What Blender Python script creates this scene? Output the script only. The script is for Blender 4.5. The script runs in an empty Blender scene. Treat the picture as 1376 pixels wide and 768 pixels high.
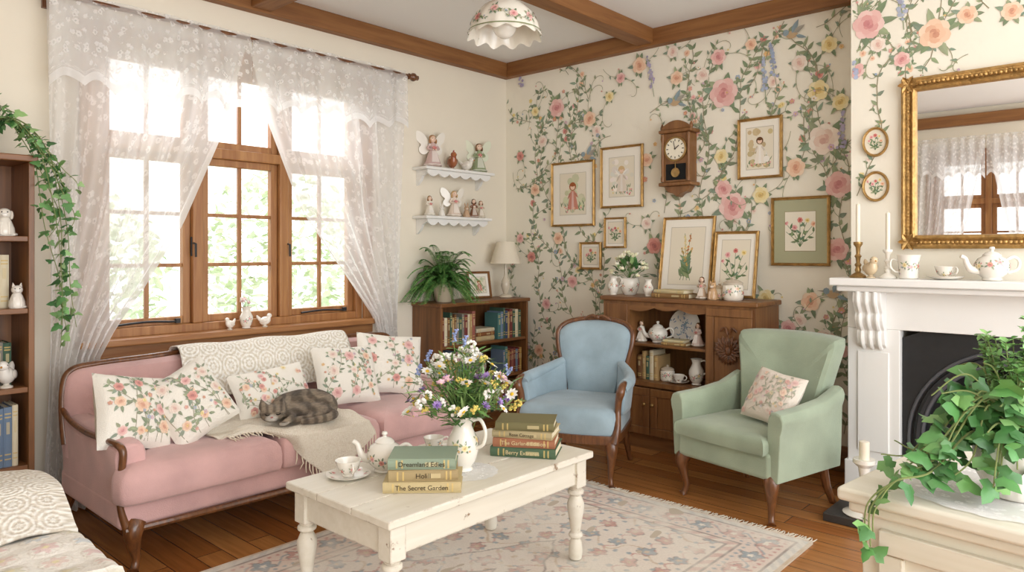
import bpy,bmesh,math,random
import numpy as np
from mathutils import Vector,Matrix,Euler,noise,kdtree
R=math.radians; PI=math.pi; sin=math.sin; cos=math.cos
S=bpy.context.scene; COL=S.collection
rnd=random.Random(11)
def U(a,b): return rnd.uniform(a,b)
def H(h):
    h=h.lstrip('#'); c=[int(h[i:i+2],16)/255 for i in (0,2,4)]
    return tuple((x/12.92 if x<=.04045 else ((x+.055)/1.055)**2.4) for x in c)
def mixv(a,b,t): return tuple(x*(1-t)+y*t for x,y in zip(a,b))
def jit(c,k): 
    f=1+U(-k,k); return tuple(min(1,x*f*(1+U(-k,k)*.3)) for x in c)
def sstep(a,b,x): 
    t=max(0,min(1,(x-a)/(b-a))); return t*t*(3-2*t)
# ---------- camera geometry (used to measure where things stand) ----------
CX,CY,CZ=4.12,0,1.3; FPX=970.; HZ=338.; SY,CYW=sin(R(42)),cos(R(42))
def ray(u): p=(u-688)/FPX; return (-SY+CYW*p, CYW+SY*p)
def atY(u,v,Y): r=ray(u); t=Y/r[1]; return Vector((CX+t*r[0],Y,CZ-(v-HZ)/FPX*t))
def atX(u,v,X): r=ray(u); t=(X-CX)/r[0]; return Vector((X,t*r[1],CZ-(v-HZ)/FPX*t))
def atZ(u,v,Z): r=ray(u); t=(CZ-Z)*FPX/(v-HZ); return Vector((CX+t*r[0],t*r[1],Z))
# ---------- object helpers ----------
def link(o,parent=None):
    COL.objects.link(o)
    if parent is not None: o.parent=parent
    return o
def tag(o,label,cat,group=None,kind=None):
    if label: o['label']=label
    if cat: o['category']=cat
    if group: o['group']=group
    if kind: o['kind']=kind
    return o
def thing(name,label,cat,loc=(0,0,0),rz=0,group=None,kind=None):
    o=bpy.data.objects.new(name,None); link(o); o.empty_display_size=.05
    o.location=loc; o.rotation_euler=(0,0,R(rz)); return tag(o,label,cat,group,kind)
def sp(pts,k=4,closed=False):
    P=[tuple(p) for p in pts]; n=len(P); out=[]
    rng=range(n) if closed else range(n-1)
    for i in rng:
        g=(lambda j:P[j%n]) if closed else (lambda j:P[max(0,min(n-1,j))])
        a,b,c,d=g(i-1),g(i),g(i+1),g(i+2)
        for q in range(k):
            t=q/k
            out.append(tuple(.5*((2*b[m])+(-a[m]+c[m])*t+(2*a[m]-5*b[m]+4*c[m]-d[m])*t*t+(-a[m]+3*b[m]-3*c[m]+d[m])*t**3) for m in range(len(b))))
    if not closed: out.append(P[-1])
    return out
class MB:
    def __init__(s): s.v=[];s.f=[];s.c=[];s.vc=None;s.M=None
    def add(s,vs,fs,col=None):
        n=len(s.v)
        if s.M is not None: vs=[s.M@Vector(v) for v in vs]
        s.v+=[tuple(v) for v in vs]; col=col or (1,1,1)
        for f in fs: s.f.append([i+n for i in f]); s.c.append(col)
        return s
    def box(s,x0,x1,y0,y1,z0,z1,col=None):
        return s.add([(x,y,z) for z in (z0,z1) for y in (y0,y1) for x in (x0,x1)],[(0,2,3,1),(4,5,7,6),(0,1,5,4),(2,6,7,3),(0,4,6,2),(1,3,7,5)],col)
    def boxr(s,c,size,rot=(0,0,0),col=None):
        m=Matrix.Translation(c)@Euler(rot).to_matrix().to_4x4(); h=[q/2 for q in size]
        return s.add([m@Vector((x*h[0],y*h[1],z*h[2])) for z in(-1,1) for y in(-1,1) for x in(-1,1)],[(0,2,3,1),(4,5,7,6),(0,1,5,4),(2,6,7,3),(0,4,6,2),(1,3,7,5)],col)
    def loft(s,rings,col=None,cap=True,closed=True):
        n=len(rings[0]); vs=[p for r in rings for p in r]; fs=[]
        for i in range(len(rings)-1):
            for j in range(n if closed else n-1):
                k=(j+1)%n; fs.append((i*n+j,i*n+k,(i+1)*n+k,(i+1)*n+j))
        if cap: fs.append(tuple(range(n))[::-1]); fs.append(tuple((len(rings)-1)*n+j for j in range(n)))
        return s.add(vs,fs,col)
    def lathe(s,prof,c=(0,0,0),n=20,col=None,rm=None):
        vs=[];idx=[]
        for r,z in prof:
            if r<1e-6: idx.append([len(vs)]); vs.append((c[0],c[1],c[2]+z))
            else:
                idx.append(list(range(len(vs),len(vs)+n)))
                for j in range(n):
                    a=2*PI*j/n; q=r*(rm(a,z) if rm else 1); vs.append((c[0]+q*cos(a),c[1]+q*sin(a),c[2]+z))
        fs=[]
        for A,B in zip(idx,idx[1:]):
            for j in range(n):
                k=(j+1)%n
                if len(A)==1 and len(B)==1: continue
                if len(A)==1: fs.append((A[0],B[k],B[j]))
                elif len(B)==1: fs.append((A[j],A[k],B[0]))
                else: fs.append((A[j],A[k],B[k],B[j]))
        if len(idx[0])>1: fs.append(tuple(idx[0][::-1]))
        if len(idx[-1])>1: fs.append(tuple(idx[-1]))
        return s.add(vs,fs,col)
    def tube(s,pts,r,n=8,col=None,cap=True):
        P=[Vector(p) for p in pts]; m=len(P); RR=r if isinstance(r,(list,tuple)) else [r]*m
        if len(RR)!=m: RR=[float(np.interp(i/(m-1),np.linspace(0,1,len(RR)),RR)) for i in range(m)]
        t=(P[1]-P[0]).normalized(); up=Vector((0,0,1)) if abs(t.z)<.9 else Vector((1,0,0)); nr=t.cross(up).normalized(); rings=[]
        for i in range(m):
            t=(P[min(i+1,m-1)]-P[max(i-1,0)]).normalized(); nr=(nr-t*nr.dot(t)); nr.normalize(); b=t.cross(nr)
            rings.append([P[i]+(nr*cos(2*PI*j/n)+b*sin(2*PI*j/n))*RR[i] for j in range(n)])
        return s.loft(rings,col,cap)
    def sph(s,c,r,n=12,m=8,rot=None,col=None):
        if not isinstance(r,(tuple,list)): r=(r,r,r)
        mt=(Euler(rot).to_matrix() if rot else Matrix.Identity(3)); c=Vector(c)
        pr=[(sin(PI*i/m),-cos(PI*i/m)) for i in range(m+1)]
        t=MB(); t.lathe([(max(a,0) if 0<i<m else 0,b) for i,(a,b) in enumerate(pr)],(0,0,0),n)
        return s.add([c+mt@Vector((v[0]*r[0],v[1]*r[1],v[2]*r[2])) for v in t.v],t.f,col)
    def prism(s,ol,d0,d1,mp,col=None): return s.loft([[mp(a,b,d0) for a,b in ol],[mp(a,b,d1) for a,b in ol]],col)
    def puff(s,ol,prof,mp,col=None,ctr=None):
        c=ctr or (sum(p[0] for p in ol)/len(ol),sum(p[1] for p in ol)/len(ol))
        return s.loft([[mp(c[0]+(a-c[0])*k,c[1]+(b-c[1])*k,d) for a,b in ol] for k,d in prof],col)
    def grid(s,fn,nu,nv,vcf=None,col=None):
        vs=[];vc=[]
        for j in range(nv+1):
            for i in range(nu+1):
                a,b=i/nu,j/nv; vs.append(fn(a,b))
                if vcf: vc.append(vcf(a,b))
        if vcf: s.vc=(s.vc or [])+vc
        return s.add(vs,[(j*(nu+1)+i,j*(nu+1)+i+1,(j+1)*(nu+1)+i+1,(j+1)*(nu+1)+i) for j in range(nv) for i in range(nu)],col)
    def leaf(s,p,d,nr,L,W,col,fold=.15):
        p=Vector(p);d=Vector(d).normalized();l=d.cross(Vector(nr)); l=l.normalized() if l.length>1e-4 else Vector((1,0,0)); n=l.cross(d)
        return s.add([p,p+d*L*.35+l*W/2+n*fold*W,p+d*L*.75+l*W*.36+n*fold*W,p+d*L,p+d*L*.75-l*W*.36+n*fold*W,p+d*L*.35-l*W/2+n*fold*W,p+d*L*.5],[(0,1,6),(1,2,6),(2,3,6),(3,4,6),(4,5,6),(5,0,6)],col)
    def ivy(s,p,d,nr,L,col):
        p=Vector(p);d=Vector(d).normalized();l=d.cross(Vector(nr)); l=l.normalized() if l.length>1e-4 else Vector((1,0,0)); n=l.cross(d)
        sh=[(0,0),(-.3,-.14),(-.52,.16),(-.3,.34),(-.27,.6),(0,1),(.27,.6),(.3,.34),(.52,.16),(.3,-.14)]
        vs=[p+l*a*L+d*b*L-n*abs(a)*.35*L-n*max(0,b-.5)*.3*L for a,b in sh]+[p+d*.3*L]
        return s.add(vs,[(i,(i+1)%10,10) for i in range(10)],col)
    def build(s,name,mat,parent=None,loc=None,rz=None,bevel=0,seg=3,angle=38,solid=0,sub=0):
        me=bpy.data.meshes.new(name); me.from_pydata(s.v,[],s.f)
        bm=bmesh.new(); bm.from_mesh(me); bmesh.ops.recalc_face_normals(bm,faces=bm.faces); bm.to_mesh(me); bm.free()
        if s.vc:
            at=me.attributes.new('Col','FLOAT_COLOR','POINT'); at.data.foreach_set('color',np.array([tuple(c)+(1,) for c in s.vc],dtype=np.float32).ravel())
        else:
            fc=np.ones((len(s.f),4),dtype=np.float32); fc[:,:3]=np.array(s.c,dtype=np.float32)
            ln=np.array([len(f) for f in s.f]); at=me.attributes.new('Col','FLOAT_COLOR','CORNER'); at.data.foreach_set('color',np.repeat(fc,ln,axis=0).ravel())
        me.polygons.foreach_set('use_smooth',np.ones(len(me.polygons),dtype=bool))
        if not bevel and not sub: me.set_sharp_from_angle(angle=R(angle))
        me.materials.append(mat); o=bpy.data.objects.new(name,me); link(o,parent)
        if loc is not None: o.location=loc
        if rz is not None: o.rotation_euler=(0,0,R(rz))
        if solid: 
            m=o.modifiers.new('s','SOLIDIFY'); m.thickness=solid; m.offset=0
        if bevel:
            m=o.modifiers.new('b','BEVEL'); m.width=bevel; m.segments=seg; m.limit_method='ANGLE'; m.angle_limit=R(35); m.harden_normals=True
        if sub:
            m=o.modifiers.new('u','SUBSURF'); m.levels=sub; m.render_levels=sub
        return o
# ---------- materials ----------
def NN(t,typ,ins={},**pr):
    n=t.nodes.new(typ)
    for k,v in pr.items(): setattr(n,k,v)
    for k,v in ins.items():
        if isinstance(v,bpy.types.NodeSocket): t.links.new(v,n.inputs[k])
        else: n.inputs[k].default_value=v
    return n
def mth(t,op,a,b=0.0,c=None):
    d={0:a,1:b}
    if c is not None: d[2]=c
    return NN(t,'ShaderNodeMath',d,operation=op).outputs[0]
def c4(c): return tuple(c)+(1,) if len(c)==3 else c
def mixc(t,f,a,b,bl='MIX'):
    n=t.nodes.new('ShaderNodeMix'); n.data_type='RGBA'; n.blend_type=bl
    for i,v in ((0,f),(6,a),(7,b)):
        if isinstance(v,bpy.types.NodeSocket): t.links.new(v,n.inputs[i])
        else: n.inputs[i].default_value=v if i==0 else c4(v)
    return n.outputs[2]
def base(name):
    m=bpy.data.materials.new(name); m.use_nodes=True; t=m.node_tree; return m,t,t.nodes['Principled BSDF']
def coords(t,scale=(1,1,1)):
    tc=NN(t,'ShaderNodeTexCoord'); return NN(t,'ShaderNodeMapping',{'Vector':tc.outputs['Object'],'Scale':scale}).outputs[0]
def setp(t,p,**k):
    for n,v in k.items():
        n={'rough':'Roughness','metal':'Metallic','sheen':'Sheen Weight','sheenr':'Sheen Roughness','coat':'Coat Weight','trans':'Transmission Weight','spec':'Specular IOR Level','sss':'Subsurface Weight'}[n]
        p.inputs[n].default_value=v
def mat(name,col=None,var=.0,vs=6,bump=0,bs=80,stretch=(1,1,1),dark=None,**k):
    m,t,p=base(name); setp(t,p,**k)
    if col is None: c=NN(t,'ShaderNodeAttribute',attribute_name='Col').outputs['Color']
    else: c=c4(H(col) if isinstance(col,str) else col)
    if var:
        v=coords(t,stretch); nz=NN(t,'ShaderNodeTexNoise',{'Vector':v,'Scale':vs,'Detail':4}).outputs[0]
        mr=NN(t,'ShaderNodeMapRange',{0:nz,1:.3,2:.7,3:1-var,4:1+var}).outputs[0]
        cc=NN(t,'ShaderNodeCombineColor',{0:mr,1:mr,2:mr}).outputs[0]; c=mixc(t,1.0,c,cc,'MULTIPLY')
    if isinstance(c,bpy.types.NodeSocket): t.links.new(c,p.inputs['Base Color'])
    else: p.inputs['Base Color'].default_value=c
    if bump:
        v=coords(t,stretch); nz=NN(t,'ShaderNodeTexNoise',{'Vector':v,'Scale':bs,'Detail':3}).outputs[0]
        b=NN(t,'ShaderNodeBump',{'Height':nz,'Strength':bump,'Distance':.01}); t.links.new(b.outputs[0],p.inputs['Normal'])
    return m
def wood(name,a,b,axis=0,sc=3,rough=.4,bump=.1,wear=None,coat=0):
    m,t,p=base(name); s=[14*sc/3,14*sc/3,14*sc/3]; s[axis]=1.0*sc/3; v=coords(t,tuple(s))
    n1=NN(t,'ShaderNodeTexNoise',{'Vector':v,'Scale':2.2,'Detail':6,'Distortion':.6}).outputs[0]
    f=NN(t,'ShaderNodeMapRange',{0:n1,1:.3,2:.7}).outputs[0]; c=mixc(t,f,H(a),H(b))
    if wear:
        w=coords(t); n2=NN(t,'ShaderNodeTexNoise',{'Vector':w,'Scale':wear[1],'Detail':7,'Roughness':.7}).outputs[0]
        bv=NN(t,'ShaderNodeBevel',{'Radius':.012},samples=4).outputs[0]; gn=NN(t,'ShaderNodeNewGeometry').outputs['True Normal']
        dt=NN(t,'ShaderNodeVectorMath',{0:bv,1:gn},operation='DOT_PRODUCT').outputs['Value']; ed=mth(t,'SUBTRACT',1.0,dt)
        n3=mth(t,'ADD',n2,mth(t,'MULTIPLY',mth(t,'MINIMUM',ed,.3),.85))
        g=NN(t,'ShaderNodeMapRange',{0:n3,1:wear[2],2:wear[2]+.05}).outputs[0]; c=mixc(t,g,c,H(wear[0]))
    t.links.new(c,p.inputs['Base Color']); setp(t,p,rough=rough,coat=coat)
    bp=NN(t,'ShaderNodeBump',{'Height':n1,'Strength':bump,'Distance':.004}); t.links.new(bp.outputs[0],p.inputs['Normal']); return m
M={}
M['paint']=mat('painted',rough=.75,spec=.2); M['glaze']=mat('glazed',rough=.15,coat=.3); M['leaf']=mat('leafy',rough=.4,var=.15,vs=20)
M['cloth']=mat('printed_cloth',rough=.9,bump=.25,bs=260,spec=.1); M['paper']=mat('printed_paper',rough=.85,spec=.15)
M['cream']=mat('cream_plaster','#ebe2d0',var=.015,vs=2,bump=.05,bs=40,rough=.9,spec=.1)
M['ceil']=mat('ceiling_white','#f4f4f2',rough=.9,spec=.1,bump=.04,bs=60)
M['white']=mat('white_gloss_paint','#eeede9',var=.015,vs=4,rough=.4)
M['beam']=wood('beam_wood','#7a4d27','#966739',1,rough=.55); M['beamx']=wood('beam_wood_across','#7a4d27','#966739',0,rough=.55)
M['winw']=wood('window_wood','#8f5c33','#b07f4d',2,rough=.4); M['winh']=wood('window_wood_h','#8f5c33','#b07f4d',1,rough=.4)
M['case']=wood('bookcase_wood','#6b4628','#906037',2,rough=.4); M['casey']=wood('bookcase_wood_y','#6b4628','#906037',1,rough=.4)
M['cab']=wood('cabinet_oak','#6f4828','#91653b',2,rough=.4); M['cabx']=wood('cabinet_oak_x','#6f4828','#91653b',0,rough=.4)
M['walnut']=wood('walnut','#52311c','#80512d',2,sc=6,rough=.28,coat=.3)
M['shabby']=wood('distressed_cream_paint','#e9e3d5','#e0d9c8',1,rough=.5,bump=.15,wear=('#8c7052',15,.645))
M['sage']=wood('old_cream_paint','#e2decf','#d8d3c0',0,rough=.45,bump=.1,wear=('#a08c6c',9,.69))
M['pink']=mat('dusty_pink_velvet','#cfa7a3',var=.13,vs=5,bump=.2,bs=220,rough=.9,sheen=.35,spec=.08)
M['blue']=mat('pale_blue_velvet','#9bafb9',var=.16,vs=6,bump=.2,bs=220,rough=.9,sheen=.3,spec=.08)
M['green']=mat('sage_green_velvet','#a0ad96',var=.14,vs=5,bump=.2,bs=220,rough=.9,sheen=.3,spec=.08)
M['gold']=mat('antique_gold','#b8935a',var=.25,vs=30,rough=.38,metal=.75,bump=.5,bs=90)
M['brass']=mat('aged_brass','#a98a58',var=.2,vs=40,rough=.35,metal=.8)
M['iron']=mat('black_iron','#1c1d1f',rough=.5,var=.2,vs=20); M['soot']=mat('soot','#0c0b0b',rough=.9)
M['slate']=mat('dark_hearth_slate','#3a3734',var=.2,vs=8,rough=.5)
M['wax']=mat('ivory_wax','#efe6d2',rough=.5,sss=.1); M['terra']=mat('terracotta','#a86a45',rough=.8,var=.1)
M['mirror']=mat('mirror_glass','#f2f2f0',rough=.01,metal=1)
M['shade']=mat('lampshade_linen','#eadfca',rough=.9,bump=.2,bs=150)
M['wicker']=mat('quilt_cloth',rough=.9,bump=.5,bs=90,spec=.1)
M['ink']=mat('gilt_ink','#3a2c18',rough=.6); M['gilt']=mat('pale_lettering','#d9c79a',rough=.5)
M['dirt']=mat('garden_earth','#c6d1ae',rough=.9,var=.2)
def floor_mat():
    m,t,p=base('floor_boards'); v=coords(t)
    b=NN(t,'ShaderNodeTexBrick',{'Vector':v,'Color1':c4(H('#965b2c')),'Color2':c4(H('#bb824a')),'Mortar':c4(H('#4f2d16')),'Scale':1,'Mortar Size':.0022,'Bias':0.,'Brick Width':1.7,'Row Height':.115},offset=.37)
    v2=coords(t,(1.2,16,1)); n=NN(t,'ShaderNodeTexNoise',{'Vector':v2,'Scale':2.5,'Detail':6,'Distortion':.5}).outputs[0]
    mr=NN(t,'ShaderNodeMapRange',{0:n,1:.3,2:.7,3:.78,4:1.16}).outputs[0]; cc=NN(t,'ShaderNodeCombineColor',{0:mr,1:mr,2:mr}).outputs[0]
    t.links.new(mixc(t,1.,b.outputs[0],cc,'MULTIPLY'),p.inputs['Base Color']); setp(t,p,rough=.24)
    bp=NN(t,'ShaderNodeBump',{'Height':b.outputs[1],'Strength':.3,'Distance':.003}); bp.invert=True; t.links.new(bp.outputs[0],p.inputs['Normal']); return m
def lace_mat(name,base_a,hi,sc,tl_=.42):
    m=bpy.data.materials.new(name); m.use_nodes=True; t=m.node_tree; t.nodes.clear()
    at=NN(t,'ShaderNodeAttribute',attribute_name='Col').outputs['Vector']
    vo=NN(t,'ShaderNodeTexVoronoi',{'Vector':at,'Scale':sc}); d=vo.outputs['Distance']
    nz=NN(t,'ShaderNodeTexNoise',{'Vector':at,'Scale':sc*4,'Detail':2}).outputs[0]
    w=mth(t,'ADD',d,mth(t,'MULTIPLY',mth(t,'SUBTRACT',nz,.5),.55))
    f1=NN(t,'ShaderNodeMapRange',{0:w,1:.30,2:.40,3:1,4:0}).outputs[0]
    f2=NN(t,'ShaderNodeMapRange',{0:w,1:.10,2:.16,3:.0,4:1}).outputs[0]
    f=mth(t,'MULTIPLY',f1,f2)
    sx=NN(t,'ShaderNodeSeparateXYZ',{0:at}).outputs[2]
    ed=NN(t,'ShaderNodeMapRange',{0:sx,1:.93,2:.96,3:0,4:.9}).outputs[0]
    a=mth(t,'ADD',mth(t,'MULTIPLY',mth(t,'MAXIMUM',f,ed),hi-base_a),base_a)
    tr=NN(t,'ShaderNodeBsdfTransparent'); df=NN(t,'ShaderNodeBsdfDiffuse',{'Color':c4(H('#fbfaf9'))}); tl=NN(t,'ShaderNodeBsdfTranslucent',{'Color':c4(H('#f8f7f5'))})
    ms=NN(t,'ShaderNodeMixShader',{0:tl_,1:df.outputs[0],2:tl.outputs[0]}); m2=NN(t,'ShaderNodeMixShader',{0:a,1:tr.outputs[0],2:ms.outputs[0]})
    o=NN(t,'ShaderNodeOutputMaterial',{0:m2.outputs[0]}); return m
def crochet_mat(name,lo,hi,cell,bs=.7):
    m,t,p=base(name); at=NN(t,'ShaderNodeAttribute',attribute_name='Col').outputs['Vector']
    sc=NN(t,'ShaderNodeVectorMath',{0:at,1:(1/cell,1/cell,0)},operation='MULTIPLY').outputs[0]
    fr=NN(t,'ShaderNodeVectorMath',{0:sc},operation='FRACTION').outputs[0]
    ce=NN(t,'ShaderNodeVectorMath',{0:fr,1:(.5,.5,0)},operation='SUBTRACT').outputs[0]
    ln=NN(t,'ShaderNodeVectorMath',{0:ce},operation='LENGTH').outputs['Value']
    sx=NN(t,'ShaderNodeSeparateXYZ',{0:ce}); an=mth(t,'ARCTAN2',sx.outputs[1],sx.outputs[0]); pet=mth(t,'MULTIPLY',mth(t,'SINE',mth(t,'MULTIPLY',an,8.)),.45)
    rg=mth(t,'ADD',mth(t,'SINE',mth(t,'MULTIPLY',ln,34.)),pet); vo=NN(t,'ShaderNodeTexVoronoi',{'Vector':at,'Scale':110.}).outputs['Distance']
    h=mth(t,'ADD',mth(t,'MULTIPLY',rg,.45),mth(t,'MULTIPLY',vo,-.9)); f=NN(t,'ShaderNodeMapRange',{0:h,1:-1.0,2:.0}).outputs[0]
    t.links.new(mixc(t,f,H(lo),H(hi)),p.inputs['Base Color']); setp(t,p,rough=.95,spec=.1)  # low parts of the stitch pattern coloured darker, shading put into the colour
    b=NN(t,'ShaderNodeBump',{'Height':h,'Strength':bs,'Distance':.006}); t.links.new(b.outputs[0],p.inputs['Normal']); return m
def glass_mat():
    m=bpy.data.materials.new('window_glass'); m.use_nodes=True; t=m.node_tree; t.nodes.clear()
    g=NN(t,'ShaderNodeBsdfGlossy',{'Roughness':.02}); tr=NN(t,'ShaderNodeBsdfTransparent'); ms=NN(t,'ShaderNodeMixShader',{0:.05,1:tr.outputs[0],2:g.outputs[0]})
    NN(t,'ShaderNodeOutputMaterial',{0:ms.outputs[0]}); return m
M['floor']=floor_mat(); M['lace']=lace_mat('lace_sheer',.62,.80,19); M['lace2']=lace_mat('lace_valance',.50,.9,22); M['doily']=lace_mat('lace_doily',.75,1.,40,.2)
M['croch']=crochet_mat('crochet_cream','#d8cfbe','#fbf8f1',.10,.5); M['knit']=crochet_mat('knit_throw','#dccfba','#f6efe1',.035,.4); M['glass']=glass_mat()
M['croch2']=crochet_mat('crochet_white','#d6ccbc','#f5f1e8',.09,.5)
# ---------- decal painter: print on a surface, part of the same mesh ----------
class PT:
    def __init__(s,mb,mp,base=.0006,step=1.5e-6,clip=None,fade=0,bg=(1,1,1)): s.mb=mb;s.m=mp;s.b=base;s.st=step;s.k=0;s.cl=clip;s.fd=fade;s.bg=bg
    def ok(s,pts):
        if not s.cl: return True
        a,b,c,d=s.cl; return all(a<p[0]<b and c<p[1]<d for p in pts)
    def off(s): s.k+=1; return s.b+s.k*s.st
    def poly(s,pts,col):
        if s.ok(pts): o=s.off(); s.mb.add([s.m(a,b,o) for a,b in pts],[tuple(range(len(pts)))],mixv(col,s.bg,s.fd))
    def disc(s,u,v,r,col,n=9,asp=1):
        pts=[(u+r*cos(2*PI*i/n),v+asp*r*sin(2*PI*i/n)) for i in range(n)]
        if s.ok(pts):
            o=s.off(); s.mb.add([s.m(u,v,o)]+[s.m(a,b,o) for a,b in pts],[(0,1+i,1+(i+1)%n) for i in range(n)],mixv(col,s.bg,s.fd))
    def leaf(s,u,v,a,L,W,col):
        ca,sa=cos(a),sin(a); q=lambda x,y:(u+ca*x-sa*y,v+sa*x+ca*y)
        s.poly([q(0,0),q(.3*L,W/2),q(.65*L,W*.36),q(L,0)],col); s.poly([q(0,0),q(L,0),q(.65*L,-W*.36),q(.3*L,-W/2)],mixv(col,(.05,.09,.04),.18))
    def stroke(s,pts,w,col):
        for (a,b),(c,d) in zip(pts,pts[1:]):
            l=math.hypot(c-a,d-b) or 1; nx,ny=-(d-b)/l*w/2,(c-a)/l*w/2
            s.poly([(a+nx,b+ny),(c+nx,d+ny),(c-nx,d-ny),(a-nx,b-ny)],col)
    def rose(s,u,v,r,pal):
        p0=U(0,6)
        for i in range(6): a=p0+i*PI/3; s.disc(u+.52*r*cos(a),v+.52*r*sin(a),r*.5,mixv(pal[0],pal[1],(i%2)*.55+U(0,.2)),9)
        for i in range(5): a=p0+.4+i*PI*.4; s.disc(u+.33*r*cos(a),v+.33*r*sin(a),r*.36,mixv(pal[1],pal[2],(i%2)*.6),8)
        for i in range(4): a=p0+i*PI/2; s.disc(u+.14*r*cos(a),v+.14*r*sin(a),r*.22,mixv(pal[2],pal[3],(i%2)*.7),7)
        s.disc(u,v,r*.09,pal[3],6)
    def daisy(s,u,v,r,col,ctr,n=5):
        p0=U(0,6)
        for i in range(n): a=p0+i*2*PI/n; s.disc(u+.55*r*cos(a),v+.55*r*sin(a),r*.42,jit(col,.12),7)
        s.disc(u,v,r*.28,ctr,7)
    def spike(s,u,v,a,L,col):
        s.stroke([(u,v),(u+L*cos(a),v+L*sin(a))],.004,LEAFC[0])
        for i in range(26): t=U(.25,1); w=.028*(1.15-t); s.disc(u+L*t*cos(a)+U(-w,w),v+L*t*sin(a)+U(-.008,.008),U(.007,.013),jit(col,.2),6)
    def sprig(s,u,v,r,n=5):
        for i in range(n): a=i*2*PI/n+U(-.4,.4); s.leaf(u+.5*r*cos(a),v+.5*r*sin(a),a,r*U(.6,1.0),r*.4,jit(LEAFC[i%4],.15))
    def curl(s,u,v,a,L,sd):
        pts=[]; 
        for i in range(15):
            pts.append((u,v)); k=i/14; st_=L/11*(1-.62*k); u+=st_*cos(a); v+=st_*sin(a); a+=sd*(.10+.62*k*k)
            if i in (3,6): s.leaf(u,v,a-sd*.8,.035,.014,jit(LEAFC[i%4],.15))
        s.stroke(pts,.0032,H('#8a8a64'))
        s.disc(u,v,.007,rnd.choice(SMALLC),6)
    def vine(s,u,v,ang,n,step=.05,Ls=(.045,.08),flower=.12,wd=.0045,second=.3):
        pts=[(u,v)]; a=ang; ph=U(0,6); k_=Ls[1]/.095
        for i in range(n):
            a+=U(-.25,.25)+.2*sin(i*.45+ph); a+=(ang-a)*.1
            u+=step*cos(a); v+=step*sin(a); pts.append((u,v)); sd=1 if i%2 else -1
            s.leaf(u,v,a+sd*U(.5,1.25),U(*Ls),U(.024,.038)*k_,jit(rnd.choice(LEAFC),.18))
            if rnd.random()<second: s.leaf(u,v,a-sd*U(.5,1.25),U(*Ls)*.7,U(.02,.03)*k_,jit(rnd.choice(LEAFC),.18))
            if rnd.random()<flower+.14:
                b=a-sd*U(.6,1.2); L=U(.08,.17)*k_; e=[(u+L*t*cos(b+t*.7*sd),v+L*t*sin(b+t*.7*sd)) for t in (0,.25,.5,.75,1)]; s.stroke(e,wd*.7,LEAFC[0])
                s.leaf(e[2][0],e[2][1],b+.8*sd,.045*k_,.02*k_,jit(LEAFC[1],.2)); s.leaf(e[3][0],e[3][1],b-.8*sd,.04*k_,.02*k_,jit(LEAFC[2],.2))
                k=rnd.random()
                if k<.4: s.daisy(e[4][0],e[4][1],U(.018,.028)*k_,rnd.choice(SMALLC),H('#d9b450'))
                elif k<.75: s.rose(e[4][0],e[4][1],U(.022,.034)*k_,rnd.choice(ROSES))
                else:
                    for q in range(5): s.disc(e[4][0]+U(-.02,.02)*k_,e[4][1]+U(-.02,.02)*k_,U(.005,.009)*k_,jit(rnd.choice(SMALLC),.15),6)
        s.stroke(pts,wd,H('#857c5a'))
    def bird(s,u,v,r,c1,c2):
        s.disc(u,v,r*.4,c1,9,asp=.7); s.disc(u-r*.42,v+r*.2,r*.22,c2,8); s.poly([(u-r*.6,v+r*.22),(u-r*1.05,v+r*.2),(u-r*.6,v+r*.14)],H('#4b4030'))
        s.leaf(u,v+.1*r,1.1,r*1.0,r*.4,c2); s.leaf(u+.1*r,v+.1*r,.5,r*.9,r*.35,mixv(c1,c2,.5)); s.leaf(u+.25*r,v-.1*r,-.35,r*.8,r*.25,c2)
LEAFC=[H('#7a8c66'),H('#68815b'),H('#92a078'),H('#778f78')]
PK=[H('#efcac3'),H('#e4aba6'),H('#d58b8b'),H('#bf6a70')]; PE=[H('#f3d7bd'),H('#ecc0a0'),H('#dfa381'),H('#c47d62')]; YE=[H('#f3e6bd'),H('#ecd899'),H('#dfc272'),H('#bd984c')]; RD=[H('#e0a096'),H('#d37f76'),H('#be5f5b'),H('#9c484a')]; CR=[H('#f3e8dc'),H('#ecd7c8'),H('#e2bfb0'),H('#d09e93')]
ROSES=[PK,PE,YE,RD,PK,CR]; SMALLC=[H('#e6b97a'),H('#95a9c4'),H('#d99a94'),H('#c7a8c0'),H('#e8d58a'),H('#efe6da'),H('#d18d7a')]
WP=H('#f2ecdc')
# ================= SETTING =================
H_C=2.87; D=4.5
def st(o,label,cat): return tag(o,label,cat,None,'structure')
st(MB().box(0,6,-1,D,-.08,0).build('floor',M['floor']),'polished honey brown timber floorboards','floor')
st(MB().box(-.2,6,-1.1,D+.1,H_C,H_C+.08).build('ceiling',M['ceil']),'plain white plaster ceiling','ceiling')
W1=(1.33,3.03,.84,2.43)
b=MB(); y0,y1,z0,z1=W1
b.box(-.2,0,-1.1,y0,0,H_C); b.box(-.2,0,y1,D+.1,0,H_C); b.box(-.2,0,y0,y1,0,z0); b.box(-.2,0,y0,y1,z1,H_C)
st(b.build('wall_left',M['cream']),'plain cream plaster wall with the window in it','wall')
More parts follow.
